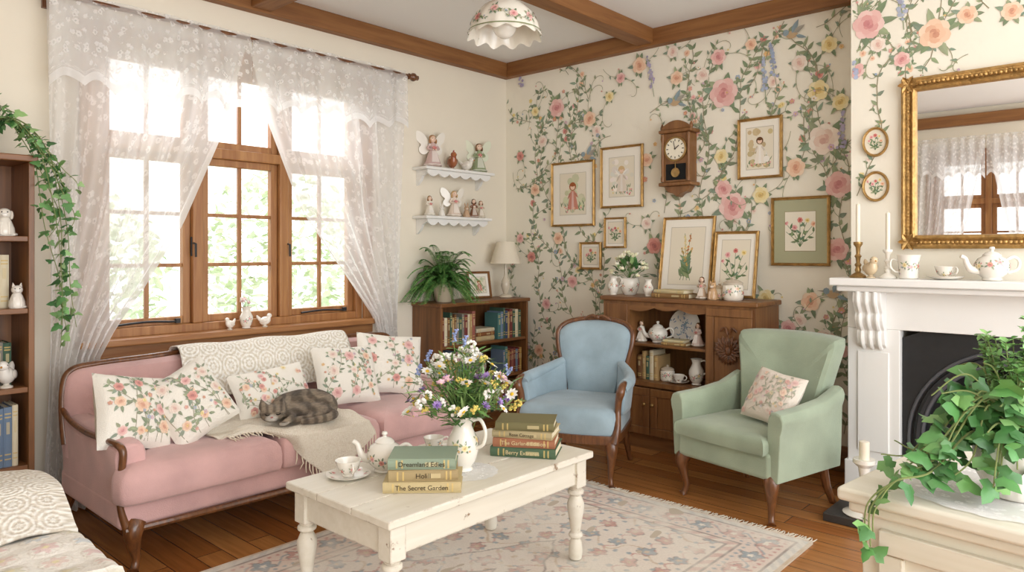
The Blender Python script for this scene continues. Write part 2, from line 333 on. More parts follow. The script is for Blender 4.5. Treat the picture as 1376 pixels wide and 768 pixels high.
# papered back wall
b=MB(); b.box(0,6,D,D+.1,0,H_C,WP); p=PT(b,lambda a,c,o:(a,D-o,c),clip=(.01,2.86,.14,2.76),fade=.12,bg=WP,step=1.1e-6)
for i in range(11):
    u=.12+i*.26; p.vine(u,U(.15,.3),PI/2+U(-.12,.12),52,flower=.14,Ls=(.045,.082))
for i in range(24): p.vine(U(.05,2.8),U(.3,2.6),U(.2,2.95),8,flower=.26,Ls=(.035,.065),second=.15)
for i in range(11): p.vine(U(.05,2.8),U(1.7,2.7),U(0,6.28),7,flower=.3,Ls=(.035,.065),second=.15)
for i in range(30): p.curl(U(.05,2.8),U(.2,2.7),U(0,6.28),U(.2,.36),rnd.choice((-1,1)))
for u,v,r,pal in [(749,145,.075,PK),(793,160,.06,PE),(720,150,.04,YE),(860,88,.06,PE),(910,105,.05,PE),(966,77,.055,PK),(973,125,.1,PK),(945,101,.05,CR),(1100,122,.065,YE),(1130,137,.05,YE),(1108,187,.095,CR),(985,277,.095,PK),(973,254,.06,PK),(1023,262,.055,YE),(1127,248,.08,PK),(751,320,.05,PE),(770,378,.05,PK),(735,408,.045,PK),(715,345,.045,RD),(803,176,.045,CR),(1090,405,.06,PE),(1060,440,.05,PK),(1030,400,.055,YE),(1125,335,.07,PK),(1075,430,.045,CR),(870,215,.05,PE),(880,330,.06,RD),(720,255,.05,PE),(700,210,.04,RD),(765,230,.03,YE),(820,130,.04,YE),(905,70,.045,CR),(870,300,.045,CR),(1070,225,.06,PE),(970,210,.05,YE),(725,470,.05,PE),(1110,455,.06,CR),(1115,60,.05,YE),(1010,60,.04,PE),(730,190,.05,CR),(1075,85,.05,CR),(1130,470,.05,PK),(700,320,.04,PK),(835,105,.04,PK),(1040,110,.04,CR)]:
    q=atY(u,v,D); p.curl(q.x,q.z,U(0,6.28),U(.28,.4),rnd.choice((-1,1)))
    p.sprig(q.x,q.z,r*1.2,6); p.rose(q.x,q.z,r,pal)
for u,v in ((1030,140),(1045,120),(700,130),(880,130),(1130,215)): q=atY(u,v,D); p.spike(q.x,q.z,PI/2+U(-.2,.2),.3,rnd.choice([H('#8f9fbf'),H('#a49cbd'),H('#9caac6')]))
for u,v in ((1065,47),(908,138),(1120,395),(790,210)): q=atY(u,v,D); p.bird(q.x,q.z,.09,H('#b99a72'),H('#7f98a6'))
for k in range(50): 
    u,v=U(.05,2.8),U(.2,2.7); p.daisy(u,v,U(.012,.022),rnd.choice(SMALLC),H('#c9a24a'))
st(b.build('wall_back',M['paper']),'back wall in cream wallpaper painted with roses, vines and birds','wall')
# chimney breast
BX0,BX1,BY=2.87,4.38,4.13
b=MB(); b.box(BX0,3.12,BY,D,0,H_C,WP); b.box(4.12,BX1,BY,D,0,H_C,WP); b.box(3.12,4.12,BY,D,.9,H_C,WP)
p=PT(b,lambda a,c,o:(a,BY-o,c),clip=(BX0+.005,BX1,1.2,2.86),fade=.12,bg=WP)
for x in (2.9,3.0,3.08,3.15,3.3,3.5,3.7,3.95,4.2): p.vine(x,U(2.25,2.5),PI/2+U(-.5,.5),11,flower=.2,Ls=(.033,.06)); p.vine(x,U(2.45,2.75),U(-2.6,-.4),7,flower=.2,Ls=(.03,.055))
p.vine(2.9,1.6,PI/2,17,Ls=(.033,.055))
for i in range(26): p.curl(U(2.9,4.3),U(2.25,2.8),U(0,6.28),U(.14,.3),rnd.choice((-1,1)))
for u,v,r,pal in ((1167,33,.08,PK),(1256,45,.075,PE),(1212,80,.04,PK),(1180,60,.04,CR),(1300,20,.045,PE),(1150,95,.045,PK),(1360,15,.045,PE)):
    q=atY(u,v,BY); p.sprig(q.x,q.z,r*1.25,7); p.rose(q.x,q.z,r,pal)
for u,v in ((1150,120),(1215,40)): q=atY(u,v,BY); p.spike(q.x,q.z,PI/2+.1,.22,H('#a2aac4'))
st(b.build('wall_chimney',M['paper']),'chimney breast with rose wallpaper above the mantel','wall')
RY=-1.0; W2=(2.2,3.25,.9,2.35)
b=MB(); b.box(-.2,W2[0],RY-.1,RY,0,H_C); b.box(W2[1],6,RY-.1,RY,0,H_C); b.box(W2[0],W2[1],RY-.1,RY,0,W2[2]); b.box(W2[0],W2[1],RY-.1,RY,W2[3],H_C)
st(b.build('wall_rear',M['cream']),'cream wall opposite the fireplace, seen in the mirror','wall')
st(MB().box(0,.07,RY,D,2.75,H_C).build('trim_1',M['beam'],bevel=.006),'brown timber beam along the top of the window wall','beam')
st(MB().box(.07,BX0,D-.07,D,2.75,H_C).build('trim_2',M['beamx'],bevel=.006),'brown timber beam along the top of the papered wall','beam')
st(MB().box(1.335,1.465,2.30,D-.07,2.765,H_C).build('trim_3',M['beam'],bevel=.006),'ceiling beam running to the papered wall','beam')
st(MB().box(.07,6,2.165,2.295,2.765,H_C).build('trim_4',M['beamx'],bevel=.006),'ceiling beam crossing above the sofa','beam')
st(MB().box(.07,6,RY,RY+.08,2.68,2.80).build('trim_5',M['beamx'],bevel=.006),'timber beam above the rear window','beam')
st(MB().box(0,BX0,D-.025,D,0,.15).build('baseboard_back',M['cabx'],bevel=.005),'brown timber baseboard below the wallpaper','baseboard')
st(MB().box(0,.025,RY,D-.025,0,.15).build('baseboard_left',M['cab'],bevel=.005),'brown timber baseboard below the window','baseboard')
# window 1
def make_window(name,label,mp,a0,a1,z0,z1,divs,tz,parts):
    w=thing(name,label,'window',(0,0,0),kind='structure')
    def bar(m,A0,A1,Z0,Z1,o0,o1):
        q=[mp(a,o,z) for z in(Z0,Z1) for o in(o0,o1) for a in(A0,A1)]; m.add(q,[(0,2,3,1),(4,5,7,6),(0,1,5,4),(2,6,7,3),(0,4,6,2),(1,3,7,5)])
    f=MB(); bar(f,a0,a0+.05,z0,z1,-.14,-.01); bar(f,a1-.05,a1,z0,z1,-.14,-.01); bar(f,a0+.05,a1-.05,z0,z0+.05,-.14,-.01); bar(f,a0+.05,a1-.05,z1-.05,z1,-.14,-.01)
    if tz: bar(f,a0+.05,a1-.05,tz-.03,tz+.03,-.13,-.015)
    for d in divs: bar(f,d-.03,d+.03,z0+.05,z1-.05,-.13,-.012)
    f.build('frame',M['winw'],w,bevel=.006)
    c=MB(); bar(c,a0-.07,a0+.005,z0,z1+.07,0,.022); bar(c,a1-.005,a1+.07,z0,z1+.07,0,.022); bar(c,a0,a1,z1-.005,z1+.07,0,.022); c.build('casing',M['winw'],w,bevel=.006)
    E=[a0+.02]+list(divs)+[a1-.02]
    for A,B in zip(E,E[1:]):
        for (Z0,Z1,rows) in (([(z0+.05,tz-.03,3),(tz+.03,z1-.05,1)]) if tz else [(z0+.05,z1-.05,3)]):
            a,bb=A+.032,B-.032; s=MB(); k=.042
            bar(s,a,a+k,Z0,Z1,-.09,-.045); bar(s,bb-k,bb,Z0,Z1,-.09,-.045); bar(s,a+k,bb-k,Z0,Z0+k,-.09,-.045); bar(s,a+k,bb-k,Z1-k,Z1,-.09,-.045)
            mid=(a+bb)/2; bar(s,mid-.011,mid+.011,Z0+k,Z1-k,-.08,-.055)
            for r in range(1,rows): zz=Z0+k+(Z1-Z0-2*k)*r/rows; bar(s,a+k,bb-k,zz-.011,zz+.011,-.079,-.056)
            so=s.build('sash',M['winw'],w,bevel=.004)
            g=MB(); g.add([mp(a+k,-.068,Z0+k),mp(bb-k,-.068,Z0+k),mp(bb-k,-.068,Z1-k),mp(a+k,-.068,Z1-k)],[(0,1,2,3)]); g.build('pane',M['glass'],so)
    s=MB(); bar(s,a0-.09,a1+.09,z0-.035,z0+.002,-.13,.10); s.build('sill',M['winh'],w,bevel=.01)
    s=MB(); bar(s,a0-.07,a1+.07,z0-.10,z0-.035,0,.02); s.build('apron',M['winh'],w,bevel=.005)
    return w,bar
w1,bar=make_window('window_1','three-light timber casement window with small panes behind the sofa',lambda a,o,z:(o,a,z),*W1,[1.885,2.435],1.88,0)
for y in (1.86,2.46):
    h=MB(); h.boxr((-.03,y,1.33),(.012,.022,.11)); h.tube([(-.02,y,1.35),(.01,y,1.345),(.012,y,1.27)],[.007,.007,.006],8); h.build('latch',M['iron'],w1,bevel=.003)
for y in (1.6,2.72):
    h=MB(); h.tube(sp([(-.02,y-.16,.905),(-.015,y,.915),(-.02,y+.16,.905)],4),.006,8); h.boxr((-.02,y+.17,.91),(.02,.025,.025)); h.build('stay',M['iron'],w1)
make_window('window_2','timber window on the wall opposite the fireplace, reflected in the mirror',lambda a,o,z:(a,RY+o,z),*W2,[2.725],1.85,0)
# outside
st(MB().box(-9,-.2,-4,9,-.35,-.3).build('ground',M['dirt']),'bright garden lawn outside the window','ground')
def shrub(loc,h,r,label,cols,n=1100):
    t=thing('garden_tree',label,'tree',loc,group='trees outside the window'); k=MB(); k.tube([(0,0,0),(.03,0,h*.4),(0,.03,h*.8)],[.06,.045,.02],8,H('#b5a890')); k.build('trunk',M['paint'],t)
    f=MB()
    for i in range(n):
        v=Vector((rnd.gauss(0,1),rnd.gauss(0,1),rnd.gauss(0,1))).normalized()*U(.4,1)**.5; q=Vector((v.x*r,v.y*r,h*.55+v.z*h*.45)); f.leaf(q,(U(-1,1),U(-1,1),U(-.8,.5)),(U(-1,1),U(-1,1),1),U(.12,.22),U(.06,.1),jit(rnd.choice(cols),.12))
    f.build('foliage',M['leaf'],t)
GC=[H('#dae2cc'),H('#ced9bb'),H('#e2e9d7'),H('#c6d3b2')]
shrub((-3.9,2.4,-.3),2.3,.9,'pale leafy garden tree seen through the middle of the window',GC)
shrub((-4.3,4.9,-.3),2.7,1.1,'leafy garden tree seen through the right casement',GC)
shrub((-3.8,.5,-.3),2.6,1.0,'leafy garden tree behind the left lace curtain',GC)
# ================= CURTAINS =================
def curtain(label,mp,zi,ai,zo,ao,ztop,zval,folds,ph=0,group=None):
    b=MB()
    def fn(s,t):
        z=ztop+(.015-ztop)*t; i=float(np.interp(-z,[-q for q in zi],ai)); o=float(np.interp(-z,[-q for q in zo],ao))
        fo=.026*sin(2*PI*folds*s+ph+1.8*sin(3*t+s*5))+.009*sin(2*PI*folds*2.3*s+ph*2+t*4)
        return mp(o+(i-o)*s,.10+fo+(.03*sin(PI*min(1,t*1.2))*(s)),z)
    b.grid(fn,130,60,lambda s,t:(s*1.25,(1-t)*2.5,s)); c=tag(b.build('lace_curtain',M['lace']),label,'curtain',group)
    v=MB(); ti,to=ai[0],ao[0]
    def fv(s,t):
        zb=zval+.05*abs(sin(PI*7*s))+.02*sin(s*11+ph); z=ztop+.05+(zb-ztop-.05)*t
        return mp(to+(ti-to)*s,.145+.02*sin(2*PI*folds*.9*s+ph+1.8*sin(s*9))*(.4+.6*t)+(-.02 if t<.06 else 0),z)
    v.grid(fv,160,20,lambda s,t:(s*1.3,(1-t)*.5+.3,.97 if t>.86 else .2)); v.build('valance',M['lace2'],c); return c
m1=lambda a,o,z:(o,a,z)
curtain('white lace curtain gathered back to the left of the window',m1,[2.53,2.0,1.455,1.1,.91,.75,.5,0],[2.13,1.98,1.735,1.52,1.39,1.31,1.31,1.37],[2.53,1.2,.8,0],[1.09,1.1,1.1,1.07],2.53,2.10,7)
curtain('white lace curtain gathered back to the right of the window',m1,[2.53,2.1,1.57,1.25,1.04,.86,.7,0],[2.14,2.24,2.45,2.70,2.88,3.03,3.08,3.06],[2.53,1.2,.8,0],[3.30,3.28,3.25,3.28],2.53,2.15,7,1.3)
r=thing('curtain_rod','dark turned wooden curtain rod above the lace curtains','curtain rod',(.115,2.2,2.555))
MB().tube([(0,-1.13,0),(0,1.15,0)],.014,12).build('rod',M['walnut'],r)
for sg in (-1,1):
    f=MB(); f.M=Matrix.Translation((0,sg*1.14,0))@Matrix.Rotation(-sg*PI/2,4,'X'); f.lathe([(.014,0),(.022,.005),(.014,.015),(.028,.035),(.03,.05),(.016,.075),(.018,.085),(0,.1)],n=14); f.build('finial',M['walnut'],r)
    f=MB(); f.box(-.115,-.095,sg*1.08-.025,sg*1.08+.025,-.05,.05); f.tube([(-.1,sg*1.08,-.02),(-.02,sg*1.08,-.02),(0,sg*1.08,-.012)],.009,8); f.build('bracket',M['walnut'],r)
m2=lambda a,o,z:(a,RY+o,z)
curtain('lace curtain at the left of the window reflected in the mirror',m2,[2.5,1.6,.9,0],[2.72,2.55,2.3,2.25],[2.5,0],[2.02,2.02],2.5,2.1,7)
curtain('lace curtain at the right of the window reflected in the mirror',m2,[2.5,1.6,.9,0],[2.73,2.9,3.15,3.2],[2.5,0],[3.4,3.4],2.5,2.1,7,2)
# ================= SOFA =================
def cab_leg(h,d,r=1.0,n=10):
    m=MB(); dx,dy=d
    m.tube(sp([(0,0,h),(dx*.022,dy*.022,h*.82),(dx*.012,dy*.012,h*.55),(-dx*.004,-dy*.004,h*.25),(dx*.008,dy*.008,h*.07),(dx*.02,dy*.02,.002)],4),[r*q for q in (.036,.036,.026,.018,.014,.015,.022)],n); return m
def cush_prof(z0,h): return [(.05,z0),(.97,z0),(1,z0+.02),(1,z0+h*.62),(.975,z0+h*.8),(.9,z0+h*.93),(.7,z0+h*.985),(.05,z0+h)]
sf=thing('sofa','dusty pink velvet sofa with dark carved wooden trim, below the window','sofa',(.66,2.06,0),90)
MB().box(-.97,.97,-.37,.36,.175,.30).build('seat_base',M['pink'],sf,bevel=.03)
cpro=[(.05,.29),(.96,.29),(.985,.30),(1,.325),(1,.37),(.985,.40),(.945,.424),(.85,.440),(.6,.450),(.05,.454)]
for sg in (-1,1):
    ol=sp([(sg*.292,-.39),(sg*.33,-.435),(sg*.6,-.44),(sg*.93,-.435),(sg*.985,-.40),(sg*.985,-.33),(sg*.90,-.30),(sg*.858,-.22),(sg*.85,.1),(sg*.80,.2),(sg*.33,.2),(sg*.292,.15)],3,True)
    MB().puff(ol,cpro,lambda a,c,d:(a,c,d),ctr=(sg*.60,-.10)).build('seat_cushion',M['pink'],sf,angle=60)
ol=sp([(-.282,-.39),(-.245,-.435),(0,-.44),(.245,-.435),(.282,-.39),(.284,-.1),(.282,.15),(.245,.2),(0,.2),(-.245,.2),(-.282,.15),(-.284,-.1)],3,True)
MB().puff(ol,cpro,lambda a,c,d:(a,c,d),ctr=(0,-.12)).build('seat_cushion',M['pink'],sf,angle=60)
bo=sp([(-.965,.3),(-.975,.5),(-.965,.66),(-.93,.735),(-.82,.755),(-.5,.765),(0,.79),(.5,.765),(.82,.755),(.93,.735),(.965,.66),(.975,.5),(.965,.3)],5)
bm_=lambda a,c,d:(a,.205+(c-.3)*.22+d,c)
MB().puff(bo,[(.05,.12),(.97,.12),(1,.10),(1,.02),(.985,.0),(.93,-.022),(.7,-.03),(.05,-.03)],bm_,ctr=(0,.5)).build('backrest',M['pink'],sf)
MB().tube([bm_(a,c+.006,.04) for a,c in bo[3:-3]],.017,10).build('back_rail',M['walnut'],sf)
for sg in (-1,1):
    ring=lambda y,k,zt:[(sg*x,y,z) for x,z in [(.855,.22),(.855,zt-.04),(.864,zt-.01),(.885,zt+.004),(.945,zt+.002),(.97,zt-.02),(.975,zt-.05),(.970,zt-.12),(.966,.22)]]
    MB().loft([ring(-.348,1,.515),ring(-.31,1,.525),ring(0,1,.53),ring(.2,1,.545),ring(.33,1,.56)]).build('arm',M['pink'],sf,bevel=.014)
    m=MB(); m.tube(sp([(sg*.974,.31,.58),(sg*.978,.20,.545),(sg*.978,0,.525),(sg*.972,-.2,.525),(sg*.96,-.33,.520),(sg*.952,-.362,.495),(sg*.954,-.36,.44),(sg*.963,-.354,.36),(sg*.96,-.36,.27),(sg*.94,-.365,.19)],4),[.012,.012,.013,.013,.015,.015,.013,.013,.017],10); m.build('arm_trim',M['walnut'],sf)
    cab_leg(.20,(sg*.7,-.7),1.15).build('leg',M['walnut'],sf,loc=(sg*.90,-.35,0))
    MB().tube([(sg*.92,.33,.2),(sg*.94,.37,.1),(sg*.95,.40,.003)],[.03,.024,.018],8).build('leg',M['walnut'],sf)
MB().tube(sp([(-.95,-.375,.18),(-.5,-.385,.175),(0,-.385,.17),(.5,-.385,.175),(.95,-.375,.18)],4),.014,8).build('front_rail',M['walnut'],sf)
# crochet throw over the back
b=MB(); prof=sp([(.160,.55),(.182,.63),(.215,.735),(.265,.806),(.33,.812),(.40,.795),(.445,.72),(.44,.6)],4)
def fth(s,t):
    i=t*(len(prof)-1); k=min(int(i),len(prof)-2); f=i-k; y=prof[k][0]*(1-f)+prof[k+1][0]*f; z=prof[k][1]*(1-f)+prof[k+1][1]*f
    x=-.45+.97*s+.05*(1-t)*(s-.5); return (x,y-.008+.005*sin(s*22+t*5),z+.005*sin(s*15)+(.018*abs(sin(s*PI*12)) if t<.02 else 0))
b.grid(fth,120,40,lambda s,t:(s*1.0,t*.62,0)); o=tag(b.build('crochet_throw',M['croch'],solid=.004),'cream crochet throw draped over the sofa back','throw'); o.location=(.66,2.06,0); o.rotation_euler=(0,0,R(90))
# cream knitted blanket on the seat
b=MB()
def fkn(s,t):
    x=-.55+.74*s+.05*t*(1-s); hf=sstep(-.34,-.2,x); yl=-.27-.185*hf; q=max(0,(t-.62)/.38)
    y=.06+(yl-.06)*min(t/.62,1)+.015*sin(s*9); z=.462+.007*sin(s*17+t*6)+.005*sin(t*23+s*4)
    dr=.06+.21*max(0,1-abs(x+.04)/.24)
    if t>.62: y=yl-.02*hf-.012*sin(s*14)*q*hf-.05*q*(1-hf); z=(.447-dr*q)*hf+z*(1-hf)
    elif t>.48: z-=.02*hf*((t-.48)/.14)**2
    return (x+.015*sin(t*8),y,z)
b.grid(fkn,80,60,lambda s,t:(s*.75,t*.9,0)); o=tag(b.build('knitted_throw',M['knit'],solid=.006),'cream knitted throw under the cat, spilling over the sofa seat','throw'); o.location=(.66,2.06,0); o.rotation_euler=(0,0,R(90))
for i in range(45):
    fr=MB(); s=i/44; q=Vector(fkn(s,1)); hf=sstep(-.34,-.2,q.x); L_=.055
    e1=q+(Vector((U(-.006,.006),-.004,-.03)) if hf>.5 else Vector((U(-.01,.01),-.03,-.004))); e2=q+(Vector((U(-.012,.012),U(-.01,0),-.055)) if hf>.5 else Vector((U(-.015,.015),-.055,-.005)))
    fr.tube([q,e1,e2],[.003,.0028,.0015],5,H('#ece2cc')); fr.build('tassel',M['paint'],o)
# pillows
def pillow(label,loc,yaw,tilt,roll,w,h,t,kind,group='floral sofa cushions'):
    b=MB(); bc=H('#f1ece1') if kind<2 else H('#e8ddd0')
    def sf_(a,c,o,side):
        u=max(-1,min(1,a/(w/2)));v=max(-1,min(1,c/(h/2))); k=max(0,(1-u**2))**.42*max(0,(1-v**2))**.42
        return (a*(1-.06*(1-abs(v))*abs(u)),side*(t/2*k)+(-o if side<0 else o),c*(1-.06*(1-abs(u))*abs(v)))
    n=18
    g=[-1+2*i/n for i in range(n+1)]; g=[math.copysign(abs(q)**.8,q) for q in g]
    for sd in (-1,1): b.add([sf_(x*w/2,z*h/2,0,sd) for z in g for x in g],[(j*(n+1)+i,j*(n+1)+i+1,(j+1)*(n+1)+i+1,(j+1)*(n+1)+i) for j in range(n) for i in range(n)],bc)
    p=PT(b,lambda a,c,o:sf_(a,c,o,-1),base=.0016,step=6e-6,clip=(-w*.47,w*.47,-h*.47,h*.47),fade=(.2,.22,.45)[kind],bg=bc)
    if kind==0:
        for i in range(5): p.vine(U(-w/2,w/2)*.9,-h*.45,PI/2+U(-.5,.5),9,step=.038,Ls=(.025,.045),flower=.15,wd=.0025)
        for i in range(9):
            a,c=((i%3)-1)*w*.29+U(-.05,.05)*w,((i//3)-1)*h*.29+U(-.05,.05)*h; p.sprig(a,c,.036,5); p.rose(a,c,U(.018,.034),rnd.choice([PK,PE,PK,CR,RD]))
    else:
        for i in range(10): p.vine(U(-w/2,w/2)*.9,U(-.45,.1)*h,U(.5,2.6),6,step=.028,Ls=(.018,.034),flower=.25,wd=.002)
        for i in range(18): p.rose(U(-.44,.44)*w,U(-.44,.44)*h,U(.011,.02),rnd.choice(ROSES))
    for i in range(12): p.daisy(U(-.44,.44)*w,U(-.44,.44)*h,U(.006,.011),rnd.choice(SMALLC),H('#c9a24a'))
    o=tag(b.build('cushion',M['cloth'],angle=70),label,'cushion',group)
    o.matrix_world=Matrix.Translation(loc)@Matrix.Rotation(R(yaw),4,'Z')@Matrix.Rotation(R(-tilt),4,'X')@Matrix.Rotation(R(roll),4,'Y'); return o
pillow('floral cushion in the left corner of the sofa, against the arm',(.80,1.225,.605),106,28,14,.33,.34,.16,0)
pillow('floral cushion tilted on one corner, second from the left arm of the sofa',(.81,1.475,.61),84,28,-26,.33,.335,.16,0)
pillow('low oblong floral cushion behind the sleeping cat',(.69,1.95,.575),90,30,-4,.43,.26,.14,1)
pillow('square floral cushion just right of the cat',(.70,2.40,.605),84,26,3,.38,.34,.16,0)
pillow('floral cushion at the far right end of the sofa by the flowers',(.66,2.74,.625),72,24,8,.41,.37,.16,0)
# ================= CAT =================
def make_cat():
    b=MB()
    b.tube(sp([(-.09,.02,.055),(-.05,.06,.066),(.02,.075,.072),(.09,.05,.072),(.135,0,.06),(.145,-.05,.045)],4),[.05,.064,.071,.073,.066,.045],16)
    b.sph((-.08,.01,.055),(.055,.055,.05)); b.sph((.09,-.045,.045),(.078,.058,.045)); b.sph((.02,.0,.045),(.11,.075,.042))
    b.tube(sp([(.09,-.08,.03),(.03,-.11,.022),(-.03,-.105,.018)],4),[.03,.02,.016],10); b.sph((-.035,-.105,.016),(.022,.016,.014))
    b.tube(sp([(-.06,-.03,.04),(-.04,-.085,.026),(-.085,-.145,.016)],4),[.03,.02,.016],10); b.sph((-.09,-.15,.014),(.02,.022,.013))
    b.tube([(-.08,-.01,.06),(-.125,-.06,.06)],[.05,.045],12)
    b.sph((-.135,-.085,.058),(.06,.052,.047)); b.sph((-.142,-.128,.044),(.027,.02,.018)); b.sph((-.158,-.12,.042),(.02,.018,.017)); b.sph((-.127,-.123,.042),(.02,.018,.017))
    for x,a in ((-.172,-.3),(-.098,.3)):
        m=Matrix.Translation((x,-.075,.088))@Matrix.Rotation(a,4,'Y'); b.M=m; b.lathe([(.027,0),(.021,.016),(.011,.036),(.002,.052),(0,.054)],n=10); b.M=None
    b.tube(sp([(.145,-.03,.035),(.165,-.09,.026),(.12,-.145,.022),(.05,-.165,.02),(-.01,-.16,.017)],5),[.026,.024,.022,.02,.014],10)
    o=b.build('tmp',M['paint']); m=o.modifiers.new('r','REMESH'); m.mode='VOXEL'; m.voxel_size=.0045
    m=o.modifiers.new('sm','SMOOTH'); m.iterations=5; m.factor=.5
    dg=bpy.context.evaluated_depsgraph_get(); dg.update(); me=bpy.data.meshes.new_from_object(o.evaluated_get(dg)); bpy.data.objects.remove(o)
    me.name='cat'; 
    for a in list(me.attributes):
        if a.name=='Col': me.attributes.remove(a)
    cs=[]; c0,c1,c2,wh=H('#8a7c6d'),H('#342c26'),H('#ab9a83'),H('#e8e2d8')
    for v in me.vertices:
        p=v.co; nz=noise.noise(p*11); nb=noise.noise(p*27+Vector((3,1,7))); n2=noise.noise(Vector((p.x*70,p.y*70,p.z*190)))
        if p.x<-.07 and p.y<-.04: s=sin((p.x+.135)*190+nz) if p.z>.072 else sin((p.z+abs(p.x+.135)*.5)*170+nz); s=s*.8-.1
        elif p.z<.05 and p.y<-.11: s=sin(p.x*130+nz)
        else: s=sin(p.x*78+p.y*30+p.z*14+nz*4.2+nb*1.8)+.5*nb
        k=max(0,min(1,s*.9+.4)); c=mixv(mixv(c0,c2,.5+.6*nz),c1,k*.6)
        if p.z>.12: c=mixv(c,c1,.3)
        d=(p-Vector((-.142,-.132,.034))).length
        if d<.034: c=mixv(wh,c,max(0,(d-.018)/.016))
        if p.z<.02 and p.y<-.12 and p.x<-.06: c=mixv(c,wh,.6)
        cs.append(tuple(max(0,x*(1+.38*n2)) for x in c)+(1,))
    at=me.attributes.new('Col','FLOAT_COLOR','POINT'); at.data.foreach_set('color',np.array(cs,dtype=np.float32).ravel())
    me.materials.clear(); me.materials.append(mat('tabby_fur',rough=.95,bump=.9,bs=320,sheen=.15,spec=.05)); me.polygons.foreach_set('use_smooth',np.ones(len(me.polygons),dtype=bool))
    c=link(bpy.data.objects.new('cat',me)); tag(c,'brown tabby cat curled up asleep on the pink sofa','cat')
    for x in (-.160,-.112):
        e=MB(); e.tube(sp([(x-.012,-.128,.064),(x,-.136,.060),(x+.012,-.128,.0645)],3),.0026,6,H('#16110f')); e.build('eyelid',M['paint'],c)
    e=MB(); e.sph((-.1425,-.148,.051),(.007,.004,.0045),8,6,col=H('#b5776e')); e.build('nose',M['paint'],c)
    for x,a in ((-.172,-.3),(-.098,.3)):
        e=MB(); m=Matrix.Translation((x,-.094,.094))@Matrix.Rotation(a,4,'Y'); e.M=m; e.add([(-.012,0,0),(.012,0,0),(0,.014,.034)],[(0,1,2)],H('#b98e80')); e.build('inner_ear',M['paint'],c)
    return c
cat=make_cat(); cat.location=(.905,1.97,.468); cat.rotation_euler=(0,0,R(66)); cat.scale=(.98,.98,.90)
# ================= RUG =================
rx0,rx1,ry0,ry1=1.24,2.97,.55,3.28; rw,rl=rx1-rx0,ry1-ry0
def nzf(x,y,s): return noise.noise(Vector((x*s,y*s,3.1)))
CRM=H('#e9e2d6'); RS=H('#cda49a'); BL=H('#a6adb1'); TN=H('#d2bea6'); DK=H('#a2958d')
def rugc(s,t):
    x=(s-.5)*rw; y=(t-.5)*rl; ax,ay=abs(x),abs(y); d=min(rw/2-ax,rl/2-ay); c=CRM
    wx,wy=ax+.02*nzf(x,y,11),ay+.02*nzf(y,x,11)
    def flow(px,py,r,c1,c2,n=6):
        q=math.hypot(px,py); a=math.atan2(py,px); rr=r*(.8+.2*cos(n*a))
        if q<rr*.35: return c2
        if q<rr: return c1
        if q<rr*1.16: return DK
        return None
    if d<.015: c=TN
    elif d<.05: c=mixv(CRM,BL,.4 if sin((x+y)*90)>0 else .15)
    elif d<.062 or .228<d<.24: c=DK
    elif d<.228:
        al=ay if rw/2-ax<rl/2-ay else ax; k=(al%.16)-.08; f=flow(k,d-.145,.05,RS if int(al/.16)%2 else BL,CRM,5)
        c=f or mixv(CRM,RS,.32)
        if f is None and abs(d-.145-.035*sin(al*39))<.006: c=BL
        if f is None and abs(d-.145+.045*sin(al*19.6))<.004: c=RS
        if f is None and math.hypot((al%.04)-.02,d-.085)<.009: c=RS
        if f is None and math.hypot((al%.04)-.02,d-.205)<.009: c=BL
    elif d<.275: c=mixv(CRM,RS,.75 if sin((x-y)*70)>-.2 else .2)
    elif d<.287: c=DK
    else:
        q=wx/.44+wy/.82
        if q<.25: c=flow(x,y,.1,RS,BL,8) or mixv(CRM,RS,.5)
        elif q<.275 or .745<q<.768: c=DK
        elif q<.745:
            f=flow((wx%.17)-.085,(wy%.17)-.085,.045,RS,BL,6); c=f or mixv(CRM,RS,.2)
            if f is None and abs(sin(wx*37)*.04-((wy%.17)-.085))<.005: c=BL
            if f is None and abs(sin(wy*37)*.04-((wx%.17)-.085))<.005: c=RS
            if f is None and math.hypot((wx%.085)-.02,(wy%.085)-.02)<.012: c=TN
        else:
            f=flow((wx%.15)-.07,((wy+.04)%.15)-.075,.04,BL if int(ay/.15)%2 else RS,TN,5); c=f or mixv(CRM,RS,.15)
            if f is None and abs(sin(wx*24)*.05-((wy%.3)-.15))<.006: c=TN
            if f is None and abs(sin(wy*42)*.03-((wx%.15)-.075))<.004: c=RS
            if f is None and math.hypot((wx%.075)-.03,(wy%.075)-.035)<.011: c=BL
    fade=.36+.85*nzf(x+5,y,3.2)+.5*nzf(x,y+9,17); fade=max(.03,min(.88,fade)); n=1+.12*noise.noise(Vector((x*140,y*140,0)))
    return tuple(q*n for q in mixv(c,CRM,fade))
b=MB(); b.grid(lambda s,t:(rx0+rw*s,ry0+rl*t,.012+.001*nzf(s,t,20)),300,460,rugc)
rug=tag(b.build('rug',mat('rug_wool',rough=.95,bump=.35,bs=220,spec=.05),angle=80),'faded cream and rose patterned rug with fringed ends','rug')
b=MB(); b.box(rx0+.002,rx1-.002,ry0+.002,ry1-.002,.001,.0115,H('#c9bba8')); b.build('backing',M['paint'],rug)
b=MB()
for i in range(170):
    x=rx0+.01+i*(rw-.02)/169; b.tube([(x,ry1-.005,.009),(x+U(-.006,.006),ry1+.03,.005),(x+U(-.012,.012),ry1+.062,.003)],[.003,.0028,.0015],5,H('#e4dac8'))
b.build('fringe',M['paint'],rug)['kind']='stuff'
